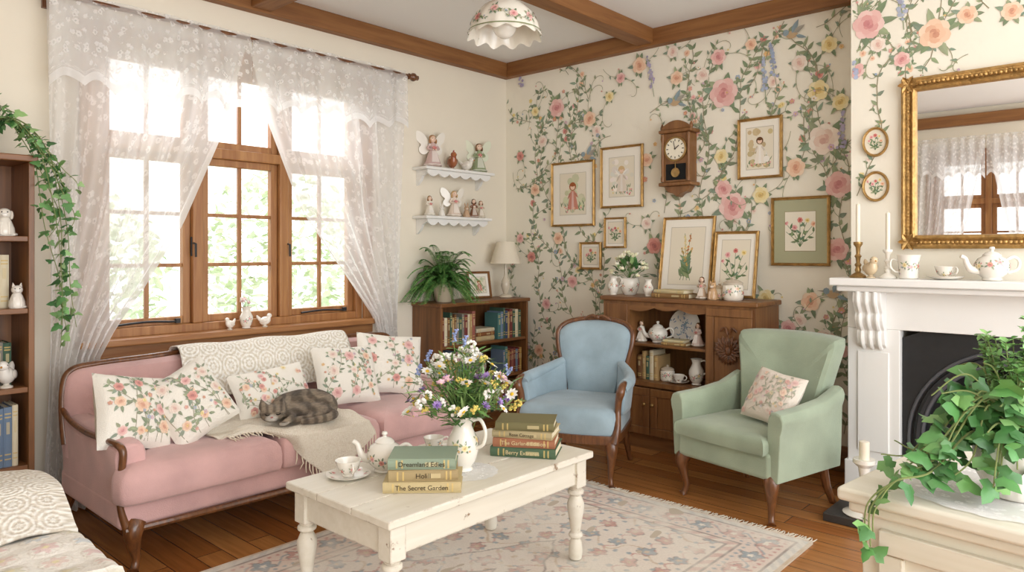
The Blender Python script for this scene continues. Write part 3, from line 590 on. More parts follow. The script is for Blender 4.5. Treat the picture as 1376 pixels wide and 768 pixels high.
# ================= COFFEE TABLE =================
ct=thing('coffee_table','distressed cream painted coffee table with turned legs','table',(2.05,1.94,0)); 
tw,tl,th=.30,.54,.465
b=MB()
for i in range(3): b.box(-tw+i*.2,-tw+(i+1)*.2-.0015,-tl,tl,th-.028,th)
b.build('tabletop',M['shabby'],ct,bevel=.006)
for sg in (-1,1):
    MB().box(sg*(tw-.045)-.011,sg*(tw-.045)+.011,-tl+.08,tl-.08,.335,th-.028).build('apron',M['shabby'],ct,bevel=.003)
    MB().box(-tw+.08,tw-.08,sg*(tl-.045)-.011,sg*(tl-.045)+.011,.335,th-.028).build('apron',M['shabby'],ct,bevel=.003)
    for s2 in (-1,1):
        x,y=sg*(tw-.055),s2*(tl-.055); b=MB(); b.box(x-.032,x+.032,y-.032,y+.032,.32,th-.028)
        b.lathe([(.018,0.014),(.026,.02),(.03,.05),(.026,.085),(.018,.105),(.03,.112),(.03,.122),(.02,.13),(.026,.17),(.035,.225),(.036,.25),(.026,.275),(.02,.285),(.034,.292),(.034,.304),(.024,.31),(.03,.32)],(x,y,0),18); b.build('leg',M['shabby'],ct,bevel=.003)
TT=th
# ================= CERAMICS =================
IV=H('#f0ebe0')
def deco(b,prof,c,seed,n=7,r=.012,zr=None,col=None):
    k=[(z,rr) for rr,z in prof]; mono=[k[0]]
    for q in k[1:]:
        if q[0]>mono[-1][0]: mono.append(q)
        else: break
    Z=[q[0] for q in mono]; RR=[q[1] for q in mono]; z0,z1=zr or (Z[0]+.3*(Z[-1]-Z[0]),Z[0]+.75*(Z[-1]-Z[0])); rm=max(RR)
    def mp(a,z,o):
        q=float(np.interp(z,Z,RR))+o; t=a/rm; return (c[0]+q*cos(t),c[1]+q*sin(t),c[2]+z)
    p=PT(b,mp,base=.0007,step=4e-6,fade=.12,bg=IV)
    for i in range(n):
        a=2*PI*rm*(i+U(-.2,.2))/n; z=U(z0,z1); p.sprig(a,z,r*1.3,5); p.rose(a,z,r*.8,rnd.choice([PK,RD,PE,PK,YE]))
        for q in range(2): p.disc(a+U(-2,2)*r,z+U(-1.2,1.2)*r,r*.3,rnd.choice(SMALLC),6)
def scl(prof,k,kz=None): return [(r*k,z*(kz or k)) for r,z in prof]
def teapot(label,loc,rz,k,dec=True):
    t=thing('teapot',label,'teapot',loc,rz); pr=scl([(.035,0),(.04,.004),(.036,.012),(.056,.03),(.068,.055),(.067,.075),(.055,.097),(.036,.108),(.033,.112)],k)
    b=MB(); b.lathe(pr,n=28,col=IV); 
    if dec: deco(b,pr,(0,0,0),1,9,.014*k)
    b.build('body',M['glaze'],t)
    b=MB(); b.lathe(scl([(.037,.109),(.037,.113),(.026,.124),(.008,.130),(.006,.135),(.012,.141),(.009,.149),(0,.151)],k),n=20,col=IV); b.build('lid',M['glaze'],t)
    b=MB(); b.tube(sp([tuple(q*k for q in p) for p in ((-.05,0,.045),(-.085,0,.05),(-.1,0,.075),(-.108,0,.098),(-.125,0,.108))],4),[.02*k,.016*k,.012*k,.010*k,.009*k],12,IV); b.build('spout',M['glaze'],t)
    b=MB(); b.tube(sp([tuple(q*k for q in p) for p in ((.055,0,.09),(.085,0,.105),(.108,0,.085),(.1,0,.05),(.062,0,.035))],5),[.007*k]*5,10,IV); b.build('handle',M['glaze'],t); return t
def cup(label,loc,rz,k,saucer=True,group=None):
    z0=0
    if saucer:
        s=MB(); s.lathe(scl([(.03,0),(.045,.002),(.078,.014),(.08,.017),(.076,.016),(.044,.006),(.0,.005)],k),n=28,col=IV); p=PT(s,lambda a,c,o:(a,c,o+.0062*k+max(0,math.hypot(a,c)-.044*k)*.31),base=.0006,step=3e-6)
        for i in range(7): a=i*.9; p.rose(.06*k*cos(a),.06*k*sin(a),.008*k,PK); p.leaf(.06*k*cos(a+.2),.06*k*sin(a+.2),a,.015*k,.006*k,LEAFC[1])
        o=s.build('saucer',M['glaze']); tag(o,'saucer under the '+label,'saucer'); o.location=loc; z0=.006*k
    t=thing('teacup',label,'cup',(loc[0],loc[1],loc[2]+z0),rz); b=MB(); pr=scl([(.02,0),(.022,.004),(.018,.008),(.034,.022),(.042,.045),(.046,.058),(.044,.058),(.039,.044),(.03,.024),(0,.014)],k); b.lathe(pr,n=26,col=IV); deco(b,pr[:6],(0,0,0),2,6,.009*k); b.build('bowl',M['glaze'],t)
    b=MB(); b.tube(sp([tuple(q*k for q in p) for p in ((.041,0,.05),(.06,0,.054),(.067,0,.038),(.055,0,.022),(.034,0,.022))],4),.0035*k,8,IV); b.build('handle',M['glaze'],t); return t
def jug(label,loc,rz,k,name='jug',cat='jug',handle=True,dec=True):
    t=thing(name,label,cat,loc,rz); pr=scl([(.035,0),(.04,.004),(.034,.014),(.05,.04),(.062,.085),(.06,.115),(.042,.15),(.034,.172),(.04,.195),(.05,.208),(.047,.208),(.036,.194),(.028,.172),(0,.15)],k)
    b=MB(); b.lathe(pr,n=28,col=IV); 
    if dec: deco(b,pr[:10],(0,0,0),3,8,.016*k,(.05*k,.13*k))
    b.build('body',M['glaze'],t)
    if handle:
        b=MB(); b.tube(sp([tuple(q*k for q in p) for p in ((-.04,0,.192),(-.075,0,.2),(-.098,0,.16),(-.09,0,.11),(-.058,0,.09))],5),.007*k,10,IV); b.build('handle',M['glaze'],t)
    return t
teapot('white floral teapot on the coffee table behind the teacup',atZ(517,632,TT),35,1.0)
cup('white floral teacup at the left end of the coffee table',atZ(468,641,TT),-20,1.02)
cup('floral teacup on the coffee table just left of the flower jug',atZ(583,606,TT),60,.95)
vl=atZ(622,632,TT)
def doily(label,loc,r,ax=1):
    b=MB(); n=80
    vs=[(0,0,0)];vc=[(0,0,.2)]
    for q in range(1,9):
        for j in range(n):
            a=2*PI*j/n; rr=r*q/8*(1+(.05*abs(sin(a*9)) if q==8 else 0)); vs.append((rr*cos(a),rr*sin(a)*ax,.0005*sin(a*9))); vc.append((rr*cos(a),rr*sin(a),.97 if q in(3,8) else .2))
    fs=[(0,1+j,1+(j+1)%n) for j in range(n)]
    for q in range(7):
        for j in range(n): fs.append((1+q*n+j,1+q*n+(j+1)%n,1+(q+1)*n+(j+1)%n,1+(q+1)*n+j))
    b.add(vs,fs); b.vc=vc; o=tag(b.build('doily',M['doily']),label,'doily'); o.location=loc; return o
doily('round white lace doily under the flower jug',(vl.x+.02,vl.y,TT+.0025),.115)
jug('white floral china jug holding the wildflowers',(vl.x,vl.y,TT+.003),195,1.0,'flower_jug','jug')
# bouquet
bq=thing('wildflower_bouquet','loose bunch of purple, yellow and white wildflowers in the jug','flowers',(vl.x,vl.y,TT+.1))
def blos(kind):
    b=MB()
    if kind=='daisy':
        for i in range(9): a=i*2*PI/9; b.leaf((0,0,0),(cos(a),sin(a),.15),(0,0,1),.028,.015,H('#f6f3ee'))
        b.sph((0,0,.003),(.008,.008,.006),8,5,col=H('#e0b83e'))
    elif kind=='purple':
        for i in range(14): a=i*2*PI/14; b.leaf((0,0,0),(cos(a),sin(a),.3+.3*(i%2)),(0,0,1),.024,.010,jit(H('#a286bd'),.2))
        b.sph((0,0,.004),.007,8,5,col=H('#75599a'))
    elif kind=='yellow':
        for i in range(14): q=Vector((U(-1,1),U(-1,1),U(-.4,1))).normalized(); b.sph(q*.014,U(.004,.007),6,4,col=jit(H('#e2cf74'),.15))
    elif kind=='pink':
        for i in range(6): a=i*PI/3; b.leaf((0,0,0),(cos(a),sin(a),.6),(0,0,1),.028,.022,jit(H('#e3b8c6'),.15))
        b.sph((0,0,.006),.006,8,5,col=H('#e5cf7e'))
    elif kind=='white':
        for i in range(16): q=Vector((U(-1,1),U(-1,1),U(-.2,1))).normalized(); b.sph(q*.02,U(.004,.008),6,4,col=jit(H('#f1eee6'),.06))
    elif kind=='blue':
        for i in range(18): b.sph((U(-.008,.008),U(-.008,.008),.005+i*.0032),(.006,.006,.005),6,4,col=jit(H('#98a6cf'),.2))
    return b
pm={}
stems=MB(); lv=MB(); fol=[H('#6a9350'),H('#80a05a'),H('#93b071'),H('#567d47')]
kinds=['daisy']*24+['purple']*17+['yellow']*22+['pink']*8+['blue']*6+['white']*20; rnd.shuffle(kinds)
for i,k in enumerate(kinds):
    a=i*2.39996+U(-.3,.3); e=((i+.5)/len(kinds))**.55; rr=.215*e; hh=.36-.22*e*e+U(-.06,.035); 
    if k=='blue': hh+=.05
    tip=Vector((rr*cos(a),rr*sin(a),hh)); stems.tube(sp([(U(-.01,.01),U(-.01,.01),-.03),(tip.x*.25,tip.y*.25,.12),tuple(tip)],4),.0014,5,H('#7a9a58'))
    for q in range(9):
        t=U(.35,1.05); pp=Vector((tip.x*t*t,tip.y*t*t,.05+(hh-.05)*t)); lv.leaf(pp,(U(-1,1)+cos(a)*.5,U(-1,1)+sin(a)*.5,U(-.2,.9)),(U(-.3,.3),U(-.3,.3),1),U(.03,.08),U(.006,.016),jit(rnd.choice(fol),.2))
    if k not in pm: pm[k]=blos(k).build('blossom',M['paint'],bq); o=pm[k]
    else: o=pm[k].copy(); link(o,bq)
    o.location=tip; o.rotation_euler=(U(-.2,.2)-tip.y*2.5+.25,U(-.2,.2)+tip.x*2.5+.35,U(0,6)); s=U(.75,1.1)*(.85 if k=='blue' else 1); o.scale=(s,s,s)
stems.build('stems',M['paint'],bq); lv.build('leaves',M['leaf'],bq)
# ================= BOOKS =================
ORD=['first','second','third','fourth','fifth','sixth','seventh','eighth','ninth','tenth','eleventh','twelfth','thirteenth','fourteenth','fifteenth','sixteenth','seventeenth','eighteenth','nineteenth','twentieth','21st','22nd','23rd','24th','25th','26th','27th','28th','29th','30th','31st','32nd','33rd','34th','35th','36th']
BC=[('dark green','#4a6453'),('burgundy','#7e4340'),('navy blue','#44516d'),('tan','#b99a6c'),('cream','#dfd4b8'),('brown','#7a573b'),('grey','#8f8a80'),('teal','#56807d'),('mustard','#bb9854'),('slate blue','#7488a0'),('dusty red','#a4665a')]
def book_mesh(th,h,d,c,mp=lambda x,y,z:(x,y,z)):
    b=MB(); cc=H(c); e=min(.003,th*.15)
    def bx(x0,x1,y0,y1,z0,z1,col):
        b.add([mp(x,y,z) for z in(z0,z1) for y in(y0,y1) for x in(x0,x1)],[(0,2,3,1),(4,5,7,6),(0,1,5,4),(2,6,7,3),(0,4,6,2),(1,3,7,5)],col)
    bx(-th/2,-th/2+e,0,d,0,h,cc); bx(th/2-e,th/2,0,d,0,h,cc)
    ar=[(-th/2,.004),(-th/2+th*.12,-.001),(-th*.15,-.004),(th*.15,-.004),(th/2-th*.12,-.001),(th/2,.004)]
    b.loft([[mp(x,y,0) for x,y in ar],[mp(x,y,h) for x,y in ar]],cc)
    for z in (.12,.2,.82,.88):
        b.add([mp(x,y-.0012,z*h+q) for q in (0,.006) for x,y in ar[1:-1]],[(i,i+1,i+5,i+4) for i in range(3)],mixv(cc,H('#d8bd7a'),.75))
    bx(-th*.2,th*.2,-.0055,-.004,h*.55,h*.75,mixv(cc,H('#d8c79a'),.6))
    return b,bx
def upbook(loc,rz,th,h,d,cn,c,label,group,lean=0):
    b,bx=book_mesh(th,h,d,c); bx(-th/2+.003,th/2-.003,.003,d-.006,.004,h-.005,H('#e6dcc2'))
    o=tag(b.build('book',M['paint']),label,'book',group); o.location=loc; o.rotation_euler=Euler((0,R(lean),R(rz))); return o
def bookrow(where,group,p0,dirv,L,rz,hr,dr=(.13,.17),cols=None):
    x=0;i=0;lastc=None
    while True:
        th=U(.018,.036)
        if x+th>L: break
        cn,c=rnd.choice([c for c in BC if c!=lastc])
        if cols and i<len(cols): cn,c=[q for q in BC if q[0]==cols[i]][0]
        lastc=(cn,c); h=U(*hr)
        p=Vector(p0)+Vector(dirv)*(x+th/2)
        upbook(p,rz,th,h,U(*dr),cn,c,f'{cn} book, {ORD[min(i,35)]} from left, {where}',group); x+=th+.0012; i+=1
def flatbook(loc,rz,w,th,d,cn,c,label,group,title=None,ink='ink',simple=False):
    t=thing('book',label,'book',loc,rz,group); mp=lambda x,y,z:(z-w/2,y-d/2,x+th/2); b,bx=book_mesh(th,w,d,c,mp); b.build('cover',M['paint'],t,bevel=.0015)
    q=MB(); q.box(-w/2+.005,w/2-.005,-d/2+.004,d/2-.008,.0032,th-.0032,H('#e3d8bb')); q.build('pages',M['paper'],t)
    if title:
        cu=bpy.data.curves.new('t','FONT'); cu.body=title; cu.size=th*.62; cu.align_x='CENTER'; cu.align_y='CENTER'; cu.extrude=.0003; o=bpy.data.objects.new('t',cu); link(o); dg=bpy.context.evaluated_depsgraph_get(); dg.update()
        me=bpy.data.meshes.new_from_object(o.evaluated_get(dg)); bpy.data.objects.remove(o); me.materials.clear(); me.materials.append(M[ink])
        o=link(bpy.data.objects.new('title',me),t); o.location=(0,-d/2-.0065,th/2); o.rotation_euler=(R(90),0,0)
    return t
bl=atZ(566,660,TT); z=TT+.001; v=Vector((-SY*.95,CYW,0)).normalized()*.07
for (w,th,d,cn,c,ti,lb,rz) in [(.27,.038,.18,'','#c4b287','The Secret Garden','tan book at the bottom of the left stack on the coffee table',44),(.24,.04,.17,'','#a9966f','Holill','ochre brown book in the middle of the left stack on the coffee table',47),(.235,.038,.165,'','#93a28d','Dreamland Edies','grey green book on top of the left stack on the coffee table',43)]:
    flatbook((bl.x+v.x,bl.y+v.y,z),rz,w,th,d,cn,c,lb,'book stack by the teapot',ti); z+=th+.0005
bl=atZ(708,612,TT); z=TT+.001
for (w,th,d,c,ti,lb,rz,ik) in [(.27,.038,.19,'#566c54','Berry Extrares','dark green book at the bottom of the right stack on the coffee table',30,'gilt'),(.255,.036,.18,'#a87257','The Garland Edition','terracotta red book second from the bottom of the right stack',32,'gilt'),(.25,.03,.18,'#b8a883','Rose Cottage','cream book second from the top of the right stack',27,'ink'),(.24,.034,.175,'#7b7452','','olive book on top of the right stack on the coffee table',34,'gilt')]:
    flatbook((bl.x+v.x*.9,bl.y+v.y*.9,z),rz,w,th,d,'',c,lb,'book stack right of the flowers',ti,ik); z+=th+.0005
# ================= CORNER BOOKCASE =================
kx,ky0,ky1,kz=.31,3.47,4.42,.93
bk=thing('bookcase','low brown wooden bookcase in the corner under the wall shelves','bookcase',(0.005,(ky0+ky1)/2,0)); hw=(ky1-ky0)/2
MB().box(.0,kx+.015,-hw-.012,hw+.012,kz-.028,kz).build('top',M['casey'],bk,bevel=.006)
for sg in (-1,1): MB().box(0.0,kx,sg*hw-(.022 if sg>0 else 0),sg*hw+(.022 if sg<0 else 0),0,kz-.028).build('side_panel',M['case'],bk,bevel=.003)
MB().box(0,.01,-hw+.022,hw-.022,.02,kz-.03).build('back_panel',M['case'],bk)
KS=[.07,.345,.62]
for z in KS: MB().box(.01,kx-.008,-hw+.022,hw-.022,z-.022,z).build('shelf',M['casey'],bk,bevel=.003)
MB().box(kx-.03,kx-.012,-hw+.022,hw-.022,0,.048).build('plinth',M['casey'],bk)
g='books in the low corner bookcase'
bookrow('top shelf, low corner bookcase',g,(kx-.03,ky0+.03,KS[2]),(0,1,0),.36,90,(.19,.245),cols=['burgundy','cream','brown','dark green','tan','brown','grey','dark green'])
z=KS[2]
for th,c,cn in ((.035,'#c9b48a','tan'),(.03,'#8a5a3a','brown'),(.028,'#d9cfb5','cream')): flatbook((kx-.12,3.975,z),90,.2,th,.15,cn,c,f'{cn} book lying flat on the top shelf of the low corner bookcase',g); z+=th+.0005
bookrow('right group, top shelf, low corner bookcase',g,(kx-.03,4.10,KS[2]),(0,1,0),.29,90,(.18,.24),cols=['teal','slate blue','dark green','navy blue'])
bookrow('middle shelf, low corner bookcase',g,(kx-.03,ky0+.03,KS[1]),(0,1,0),.42,90,(.17,.22))
bookrow('right group, middle shelf, low corner bookcase',g,(kx-.03,4.16,KS[1]),(0,1,0),.23,90,(.17,.22))
bookrow('bottom shelf, low corner bookcase',g,(kx-.03,ky0+.03,KS[0]),(0,1,0),.88,90,(.17,.23))
jug('white floral jar on the middle shelf of the low corner bookcase',(kx-.12,4.0,KS[1]),0,.75,'vase','vase',False)
# ================= FIGURINES =================
SKIN=H('#edcdb5')
def girl(label,loc,rz,h,dress,hair,wings=None,group=None,name='angel_figurine',hold=None):
    b=MB(); dc=H(dress); wh=mixv(dc,(.9,.87,.8),.55)
    b.lathe([(.22*h,0),(.25*h,.03*h),(.22*h,.06*h)],n=16,col=mixv(dc,(.5,.48,.35),.4)); b.lathe([(.25*h,.05*h),(.225*h,.12*h),(.15*h,.36*h),(.085*h,.52*h),(.10*h,.62*h),(.085*h,.68*h),(.03*h,.73*h)],n=28,col=dc,rm=lambda a,z:1+.09*cos(8*a)*max(0,1-z/(.45*h)))
    b.lathe([(.262*h,.055*h),(.255*h,.085*h),(.235*h,.1*h)],n=28,col=wh,rm=lambda a,z:1+.09*cos(8*a)); b.prism([(-.06*h,.5*h),(.06*h,.5*h),(.12*h,.14*h),(-.12*h,.14*h)],0,.01*h,lambda a,c,d:(a,-.09*h-(.5*h-c)*.38-d,c),wh)
    b.lathe([(.1*h,.5*h),(.104*h,.53*h),(.1*h,.55*h)],n=16,col=mixv(dc,(.4,.2,.2),.4))
    b.sph((0,0,.82*h),(.095*h,.095*h,.105*h),12,8,col=SKIN); b.sph((0,.025*h,.855*h),(.108*h,.095*h,.092*h),12,8,col=H(hair)); b.sph((0,.06*h,.73*h),(.1*h,.06*h,.13*h),10,6,col=H(hair))
    for sg in (-1,1):
        b.sph((sg*.1*h,.0,.76*h),(.03*h,.04*h,.07*h),8,6,col=H(hair)); b.sph((sg*.095*h,0,.645*h),(.055*h,.055*h,.05*h),8,6,col=wh)
        b.tube(sp([(sg*.09*h,0,.65*h),(sg*.17*h,-.04*h,.54*h),(sg*.05*h,-.14*h,.5*h)],3),[.035*h,.034*h,.024*h],8,dc); b.sph((sg*.04*h,-.145*h,.5*h),.028*h,8,5,col=SKIN); b.sph((sg*.035*h,-.09*h,.83*h),.013*h,6,4,col=H('#4a3528'))
    for q in ((0,-.15*h,.54*h),(.04*h,-.14*h,.555*h),(-.04*h,-.14*h,.56*h),(0,-.13*h,.58*h)): b.sph(q,.032*h,8,6,col=jit(H(hold or '#d98f8a'),.15))
    b.sph((0,-.098*h,.785*h),(.02*h,.008*h,.007*h),6,4,col=H('#c76a62'))
    t=tag(b.build(name,M['glaze']),label,'figurine',group); t.location=loc; t.rotation_euler=(0,0,R(rz))
    if wings:
        for sg in (-1,1):
            w=MB(); ol=sp([(.03,.6),(.10,.78),(.24,.98),(.40,1.06),(.46,.95),(.41,.78),(.30,.66),(.36,.56),(.33,.44),(.22,.38),(.1,.46)],3,True)
            w.prism([(sg*a*h,c*h) for a,c in ol],.06*h,.08*h,lambda a,c,d:(a,d+abs(a)*.3,c),H(wings)); w.build('wing',M['glaze'],t)
    return t
def bird(label,loc,rz,h,c,beak='#c98f3e',comb=False,name='bird_figurine',group=None):
    b=MB(); cc=H(c); b.sph((0,0,.42*h),(.26*h,.40*h,.30*h),12,8,rot=(R(-18),0,0),col=cc); b.sph((0,-.3*h,.78*h),(.17*h,.18*h,.18*h),10,7,col=cc); b.tube([(0,-.2*h,.5*h),(0,-.29*h,.75*h)],[.2*h,.13*h],10,cc)
    b.tube([(0,-.44*h,.77*h),(0,-.56*h,.74*h)],[.045*h,.006*h],8,H(beak)); b.tube([(0,.3*h,.48*h),(0,.5*h,.7*h),(0,.56*h,.82*h)],[.14*h,.1*h,.04*h],8,mixv(cc,(.2,.1,.05),.4 if comb else .05))
    b.lathe([(.2*h,0),(.2*h,.05*h),(.09*h,.1*h),(.1*h,.2*h)],n=12,col=mixv(cc,(.6,.5,.35),.35))
    for sg in (-1,1): b.sph((sg*.24*h,.05*h,.45*h),(.05*h,.25*h,.15*h),8,6,rot=(R(-20),0,0),col=mixv(cc,(.3,.2,.1),.15)); b.sph((sg*.15*h,-.36*h,.82*h),.022*h,6,4,col=(.02,.02,.02))
    if comb:
        for i in range(3): b.sph((0,(-.36+i*.09)*h,.97*h),(.03*h,.055*h,.07*h),6,5,col=H('#b23a30'))
        b.sph((0,-.44*h,.66*h),(.02*h,.03*h,.06*h),6,5,col=H('#b23a30'))
    t=tag(b.build(name,M['glaze']),label,'figurine',group); t.location=loc; t.rotation_euler=(0,0,R(rz)); return t
def sitcat(label,loc,rz,h,c,ears='cat',name='cat_figurine'):
    b=MB(); cc=H(c); b.lathe([(.27*h,0),(.30*h,.08*h),(.28*h,.25*h),(.2*h,.48*h),(.13*h,.62*h)],n=14,col=cc); b.sph((0,-.04*h,.72*h),(.2*h,.19*h,.18*h),12,8,col=cc); b.sph((0,-.2*h,.68*h),(.09*h,.07*h,.07*h),8,6,col=mixv(cc,(1,1,1),.4))
    for sg in (-1,1):
        if ears=='cat': b.tube([(sg*.11*h,-.02*h,.84*h),(sg*.14*h,-.02*h,1.0*h)],[.07*h,.006*h],8,cc)
        elif ears=='dog': b.sph((sg*.19*h,-.02*h,.68*h),(.06*h,.07*h,.15*h),8,6,col=mixv(cc,(.35,.22,.12),.25))
        else: b.tube([(sg*.07*h,0,.84*h),(sg*.12*h,.03*h,1.05*h),(sg*.12*h,.06*h,1.18*h)],[.05*h,.06*h,.02*h],8,cc)
        b.tube([(sg*.1*h,-.16*h,.42*h),(sg*.1*h,-.24*h,.04*h)],[.08*h,.07*h],8,cc); b.sph((sg*.075*h,-.2*h,.77*h),.024*h,6,4,col=(.03,.03,.03))
    b.tube(sp([(.2*h,.18*h,.08*h),(.32*h,.02*h,.06*h),(.25*h,-.18*h,.05*h)],4),[.06*h,.05*h,.04*h],8,cc)
    t=tag(b.build(name,M['glaze']),label,'figurine'); t.location=loc; t.rotation_euler=(0,0,R(rz)); return t
# wall shelves
SH=[]
for z,lb,yb in ((1.925,'upper white scalloped wall shelf beside the window',4.19),(1.565,'lower white scalloped wall shelf above the fern',4.16)):
    t=thing('wall_shelf',lb,'shelf',(0.001,(3.47+yb)/2,z)); q=(yb-3.47)/2; SH.append(z)
    MB().box(0,.165,-q,q,-.022,0).build('board',M['white'],t,bevel=.006)
    ol=[(-q+.03,-.022)]+[(-q+.03+(2*q-.06)*i/48,-.045-.025*abs(sin(PI*i/8))) for i in range(49)]+[(q-.03,-.022)]
    MB().prism(ol,.125,.14,lambda a,c,d:(d,a,c)).build('scalloped_apron',M['white'],t)
    for s in (-1,1): 
        ol=[(0,-.022),(.12,-.022),(.11,-.05),(.07,-.065),(.05,-.1),(.015,-.13),(0,-.135)]
        MB().prism(ol,s*(q-.05)-.012,s*(q-.05)+.012,lambda a,c,d:(a,d,c)).build('bracket',M['white'],t,bevel=.003)
fx=.085; z=SH[0]
girl('winged fairy figurine in a pink dress, left end of the upper wall shelf',(fx,3.60,z),70,.26,'#d3b5b0','#a8794a','#efe9de')
bird('painted rooster figurine on the upper wall shelf',(fx,3.80,z),60,.14,'#a5623f',comb=True,name='rooster_figurine')
bird('small white dove figurine on the upper wall shelf',(fx,3.955,z),120,.115,'#eee8dc')
girl('winged fairy figurine in a green dress, right end of the upper wall shelf',(fx,4.09,z),60,.25,'#9aa882','#7a4f2c','#dfe3cc')
z=SH[1]
girl('small child figurine in white at the left end of the lower wall shelf',(fx,3.57,z),70,.16,'#ece4d6','#8a6238',name='child_figurine')
sitcat('small white rabbit figurine on the lower wall shelf',(fx,3.69,z),70,.09,'#f0ebe2','r','rabbit_figurine')
girl('white angel figurine in the middle of the lower wall shelf',(fx,3.82,z),70,.215,'#ead8c8','#c9a26a','#efe9dd')
sitcat('tan rabbit figurine right of the angel on the lower wall shelf',(fx,3.95,z),60,.10,'#c9a888','r','rabbit_figurine')
girl('child figurine in a brown coat on the lower wall shelf',(fx,4.03,z),60,.16,'#8a5a40','#5a3a24',name='child_figurine',hold='#e6dccb')
girl('child figurine in cream at the right end of the lower wall shelf',(fx,4.11,z),60,.15,'#d8c7ae','#8a6238',name='child_figurine')
# window sill items
SZ=W1[2]+.003
def onsill(u): q=atX(u,430,.045); return (.045,q.y,SZ)
bird('small white bird figurine left of the vase on the window sill',onsill(309),20,.075,'#f1ece2')
bird('small white bird figurine right of the vase on the window sill',onsill(356),150,.085,'#f1ece2')
jug('small white floral vase on the window sill',onsill(331),0,.62,'vase','vase',False)
def blossoms(t,cl):
    for c,r_,cols in cl:
        f=MB()
        for k in range(6): f.sph((U(-r_,r_),U(-r_,r_),U(0,r_)),r_*.75,6,4,col=jit(rnd.choice(cols),.1))
        f.build('blossom',M['paint'],t,loc=c)
q=onsill(331); t=thing('flower_sprig','small pink and white flowers in the sill vase','flowers',(q[0],q[1],q[2]+.11)); b=MB(); cl=[]
for i in range(9): a=U(0,6.28); e=Vector((.03*cos(a)*U(.2,1),.03*sin(a)*U(.2,1),U(.04,.075))); b.tube([(0,0,-.02),tuple(e)],.001,4,H('#6f8f55')); cl.append((e,.008,[H('#f0e4e0'),H('#e0a9b0'),H('#efe9dc')]))
b.build('stems',M['paint'],t); blossoms(t,cl)
# ================= PLANTS =================
def fern(label,loc,nf,L,clamp,cols):
    t=thing('potted_fern',label,'plant',loc); b=MB(); b.lathe([(.055,0),(.06,.005),(.078,.11),(.085,.115),(.085,.135),(.075,.135),(.07,.11),(0,.105)],n=24,col=H('#cdbfa6')); b.build('pot',M['glaze'],t)
    f=MB(); cl=lambda q:Vector((max(q.x,clamp-loc[0]),q.y,max(q.z,.006)))
    for i in range(nf):
        a=i*2.4+U(-.2,.2); l=L*U(.72,1.12); up=U(.3,1.95); P=[]; hz=max(.46,1.25-.40*up); ph=U(.98,1.12)
        for k in range(19):
            s=k/18; rr=l*s*hz; z=.13+l*(up*s-1.12*s*s*ph*(1 if up<1.3 else .98)); P.append(cl(Vector((max(rr*cos(a),clamp+.05-loc[0]),rr*sin(a),z))))
        f.tube([tuple(p) for p in P],[.002,.0012],4,H('#7d9c55'))
        for k in range(2,19):
            s=k/18; d=(P[k]-P[k-1]).normalized(); sd=d.cross(Vector((0,0,1))).normalized() if abs(d.z)<.98 else Vector((cos(a+1.57),sin(a+1.57),0)); ll=.058*min(1,s*4)*(1.12-s)*l/.33
            for sg in (-1,1):
                for h in (0,.33,.66): 
                    n0=len(f.v); f.leaf(P[k-1].lerp(P[k],h),sd*sg+d*.35+Vector((0,0,-.2)),(0,0,1),max(.010,ll),.0105,jit(rnd.choice(cols),.22))
                    f.v[n0:]=[tuple(cl(Vector(q))) for q in f.v[n0:]]
    f.build('fronds',M['leaf'],t); return t
FC=[H('#639f52'),H('#79b262'),H('#548f47'),H('#90c071')]
fern('bushy green fern in a pot on the low corner bookcase',(.18,3.62,kz),104,.35,.012,FC)
IC=[H('#5a8c50'),H('#477544'),H('#77a264'),H('#669757'),H('#92b679')]; IC2=[H('#4c7f42'),H('#3b6a36'),H('#639450'),H('#538648'),H('#7ba763')]
def strand(st_,lf,pts,L,dens=.035,cols=IC):
    P=[Vector(p) for p in sp(pts,8)]; st_.tube([tuple(p) for p in P],[.0025,.0015],5,H('#7d8a56')); acc=0
    for a,b_ in zip(P,P[1:]):
        acc+=(b_-a).length
        while acc>dens:
            acc-=dens; q=a.lerp(b_,U(0,1)); d=Vector((U(-1,1),U(-1,1),U(-.9,.35))); lf.ivy(q+d.normalized()*.015,d,(U(-.6,.6)+.4,U(-.6,.6)-.6,.7),L*U(.65,1.15),jit(rnd.choice(cols),.2))
# ================= TALL BOOKCASE =================
tb=thing('bookcase','tall brown bookcase at the left edge beside the lace curtain','bookcase',(.03,.64,0)); tz=1.735; hw=.345; tx=.29
MB().box(0,tx+.015,-hw-.012,hw+.012,tz-.03,tz).build('top',M['casey'],tb,bevel=.006)
for sg in (-1,1): MB().box(0,tx,sg*hw-(.024 if sg>0 else 0),sg*hw+(.024 if sg<0 else 0),0,tz-.03).build('side_panel',M['case'],tb,bevel=.003)
MB().box(0,.01,-hw+.024,hw-.024,.02,tz-.03).build('back_panel',M['case'],tb)
TS=[.05,.34,.69,1.045,1.37]
for z in TS: MB().box(.01,tx-.006,-hw+.024,hw-.024,z-.024,z).build('shelf',M['casey'],tb,bevel=.003)
xf=.03+tx-.03
g='books in the tall bookcase'
bookrow('fourth shelf up, tall bookcase',g,(.215,.77,TS[3]),(0,1,0),.175,90,(.2,.25),cols=['brown','tan','cream','cream','tan','cream'])
bookrow('third shelf up, tall bookcase',g,(.20,.72,TS[2]),(0,1,0),.22,90,(.17,.2),cols=['teal','dark green','grey','dark green','teal','grey','dark green'])
bookrow('second shelf up, tall bookcase',g,(xf,.75,TS[1]),(0,1,0),.205,90,(.24,.28),cols=['navy blue','teal','navy blue','slate blue','slate blue','cream','cream'])
bookrow('bottom shelf, tall bookcase',g,(xf,.75,TS[0]),(0,1,0),.205,90,(.2,.25),cols=['tan','grey','brown','cream','grey','brown'])
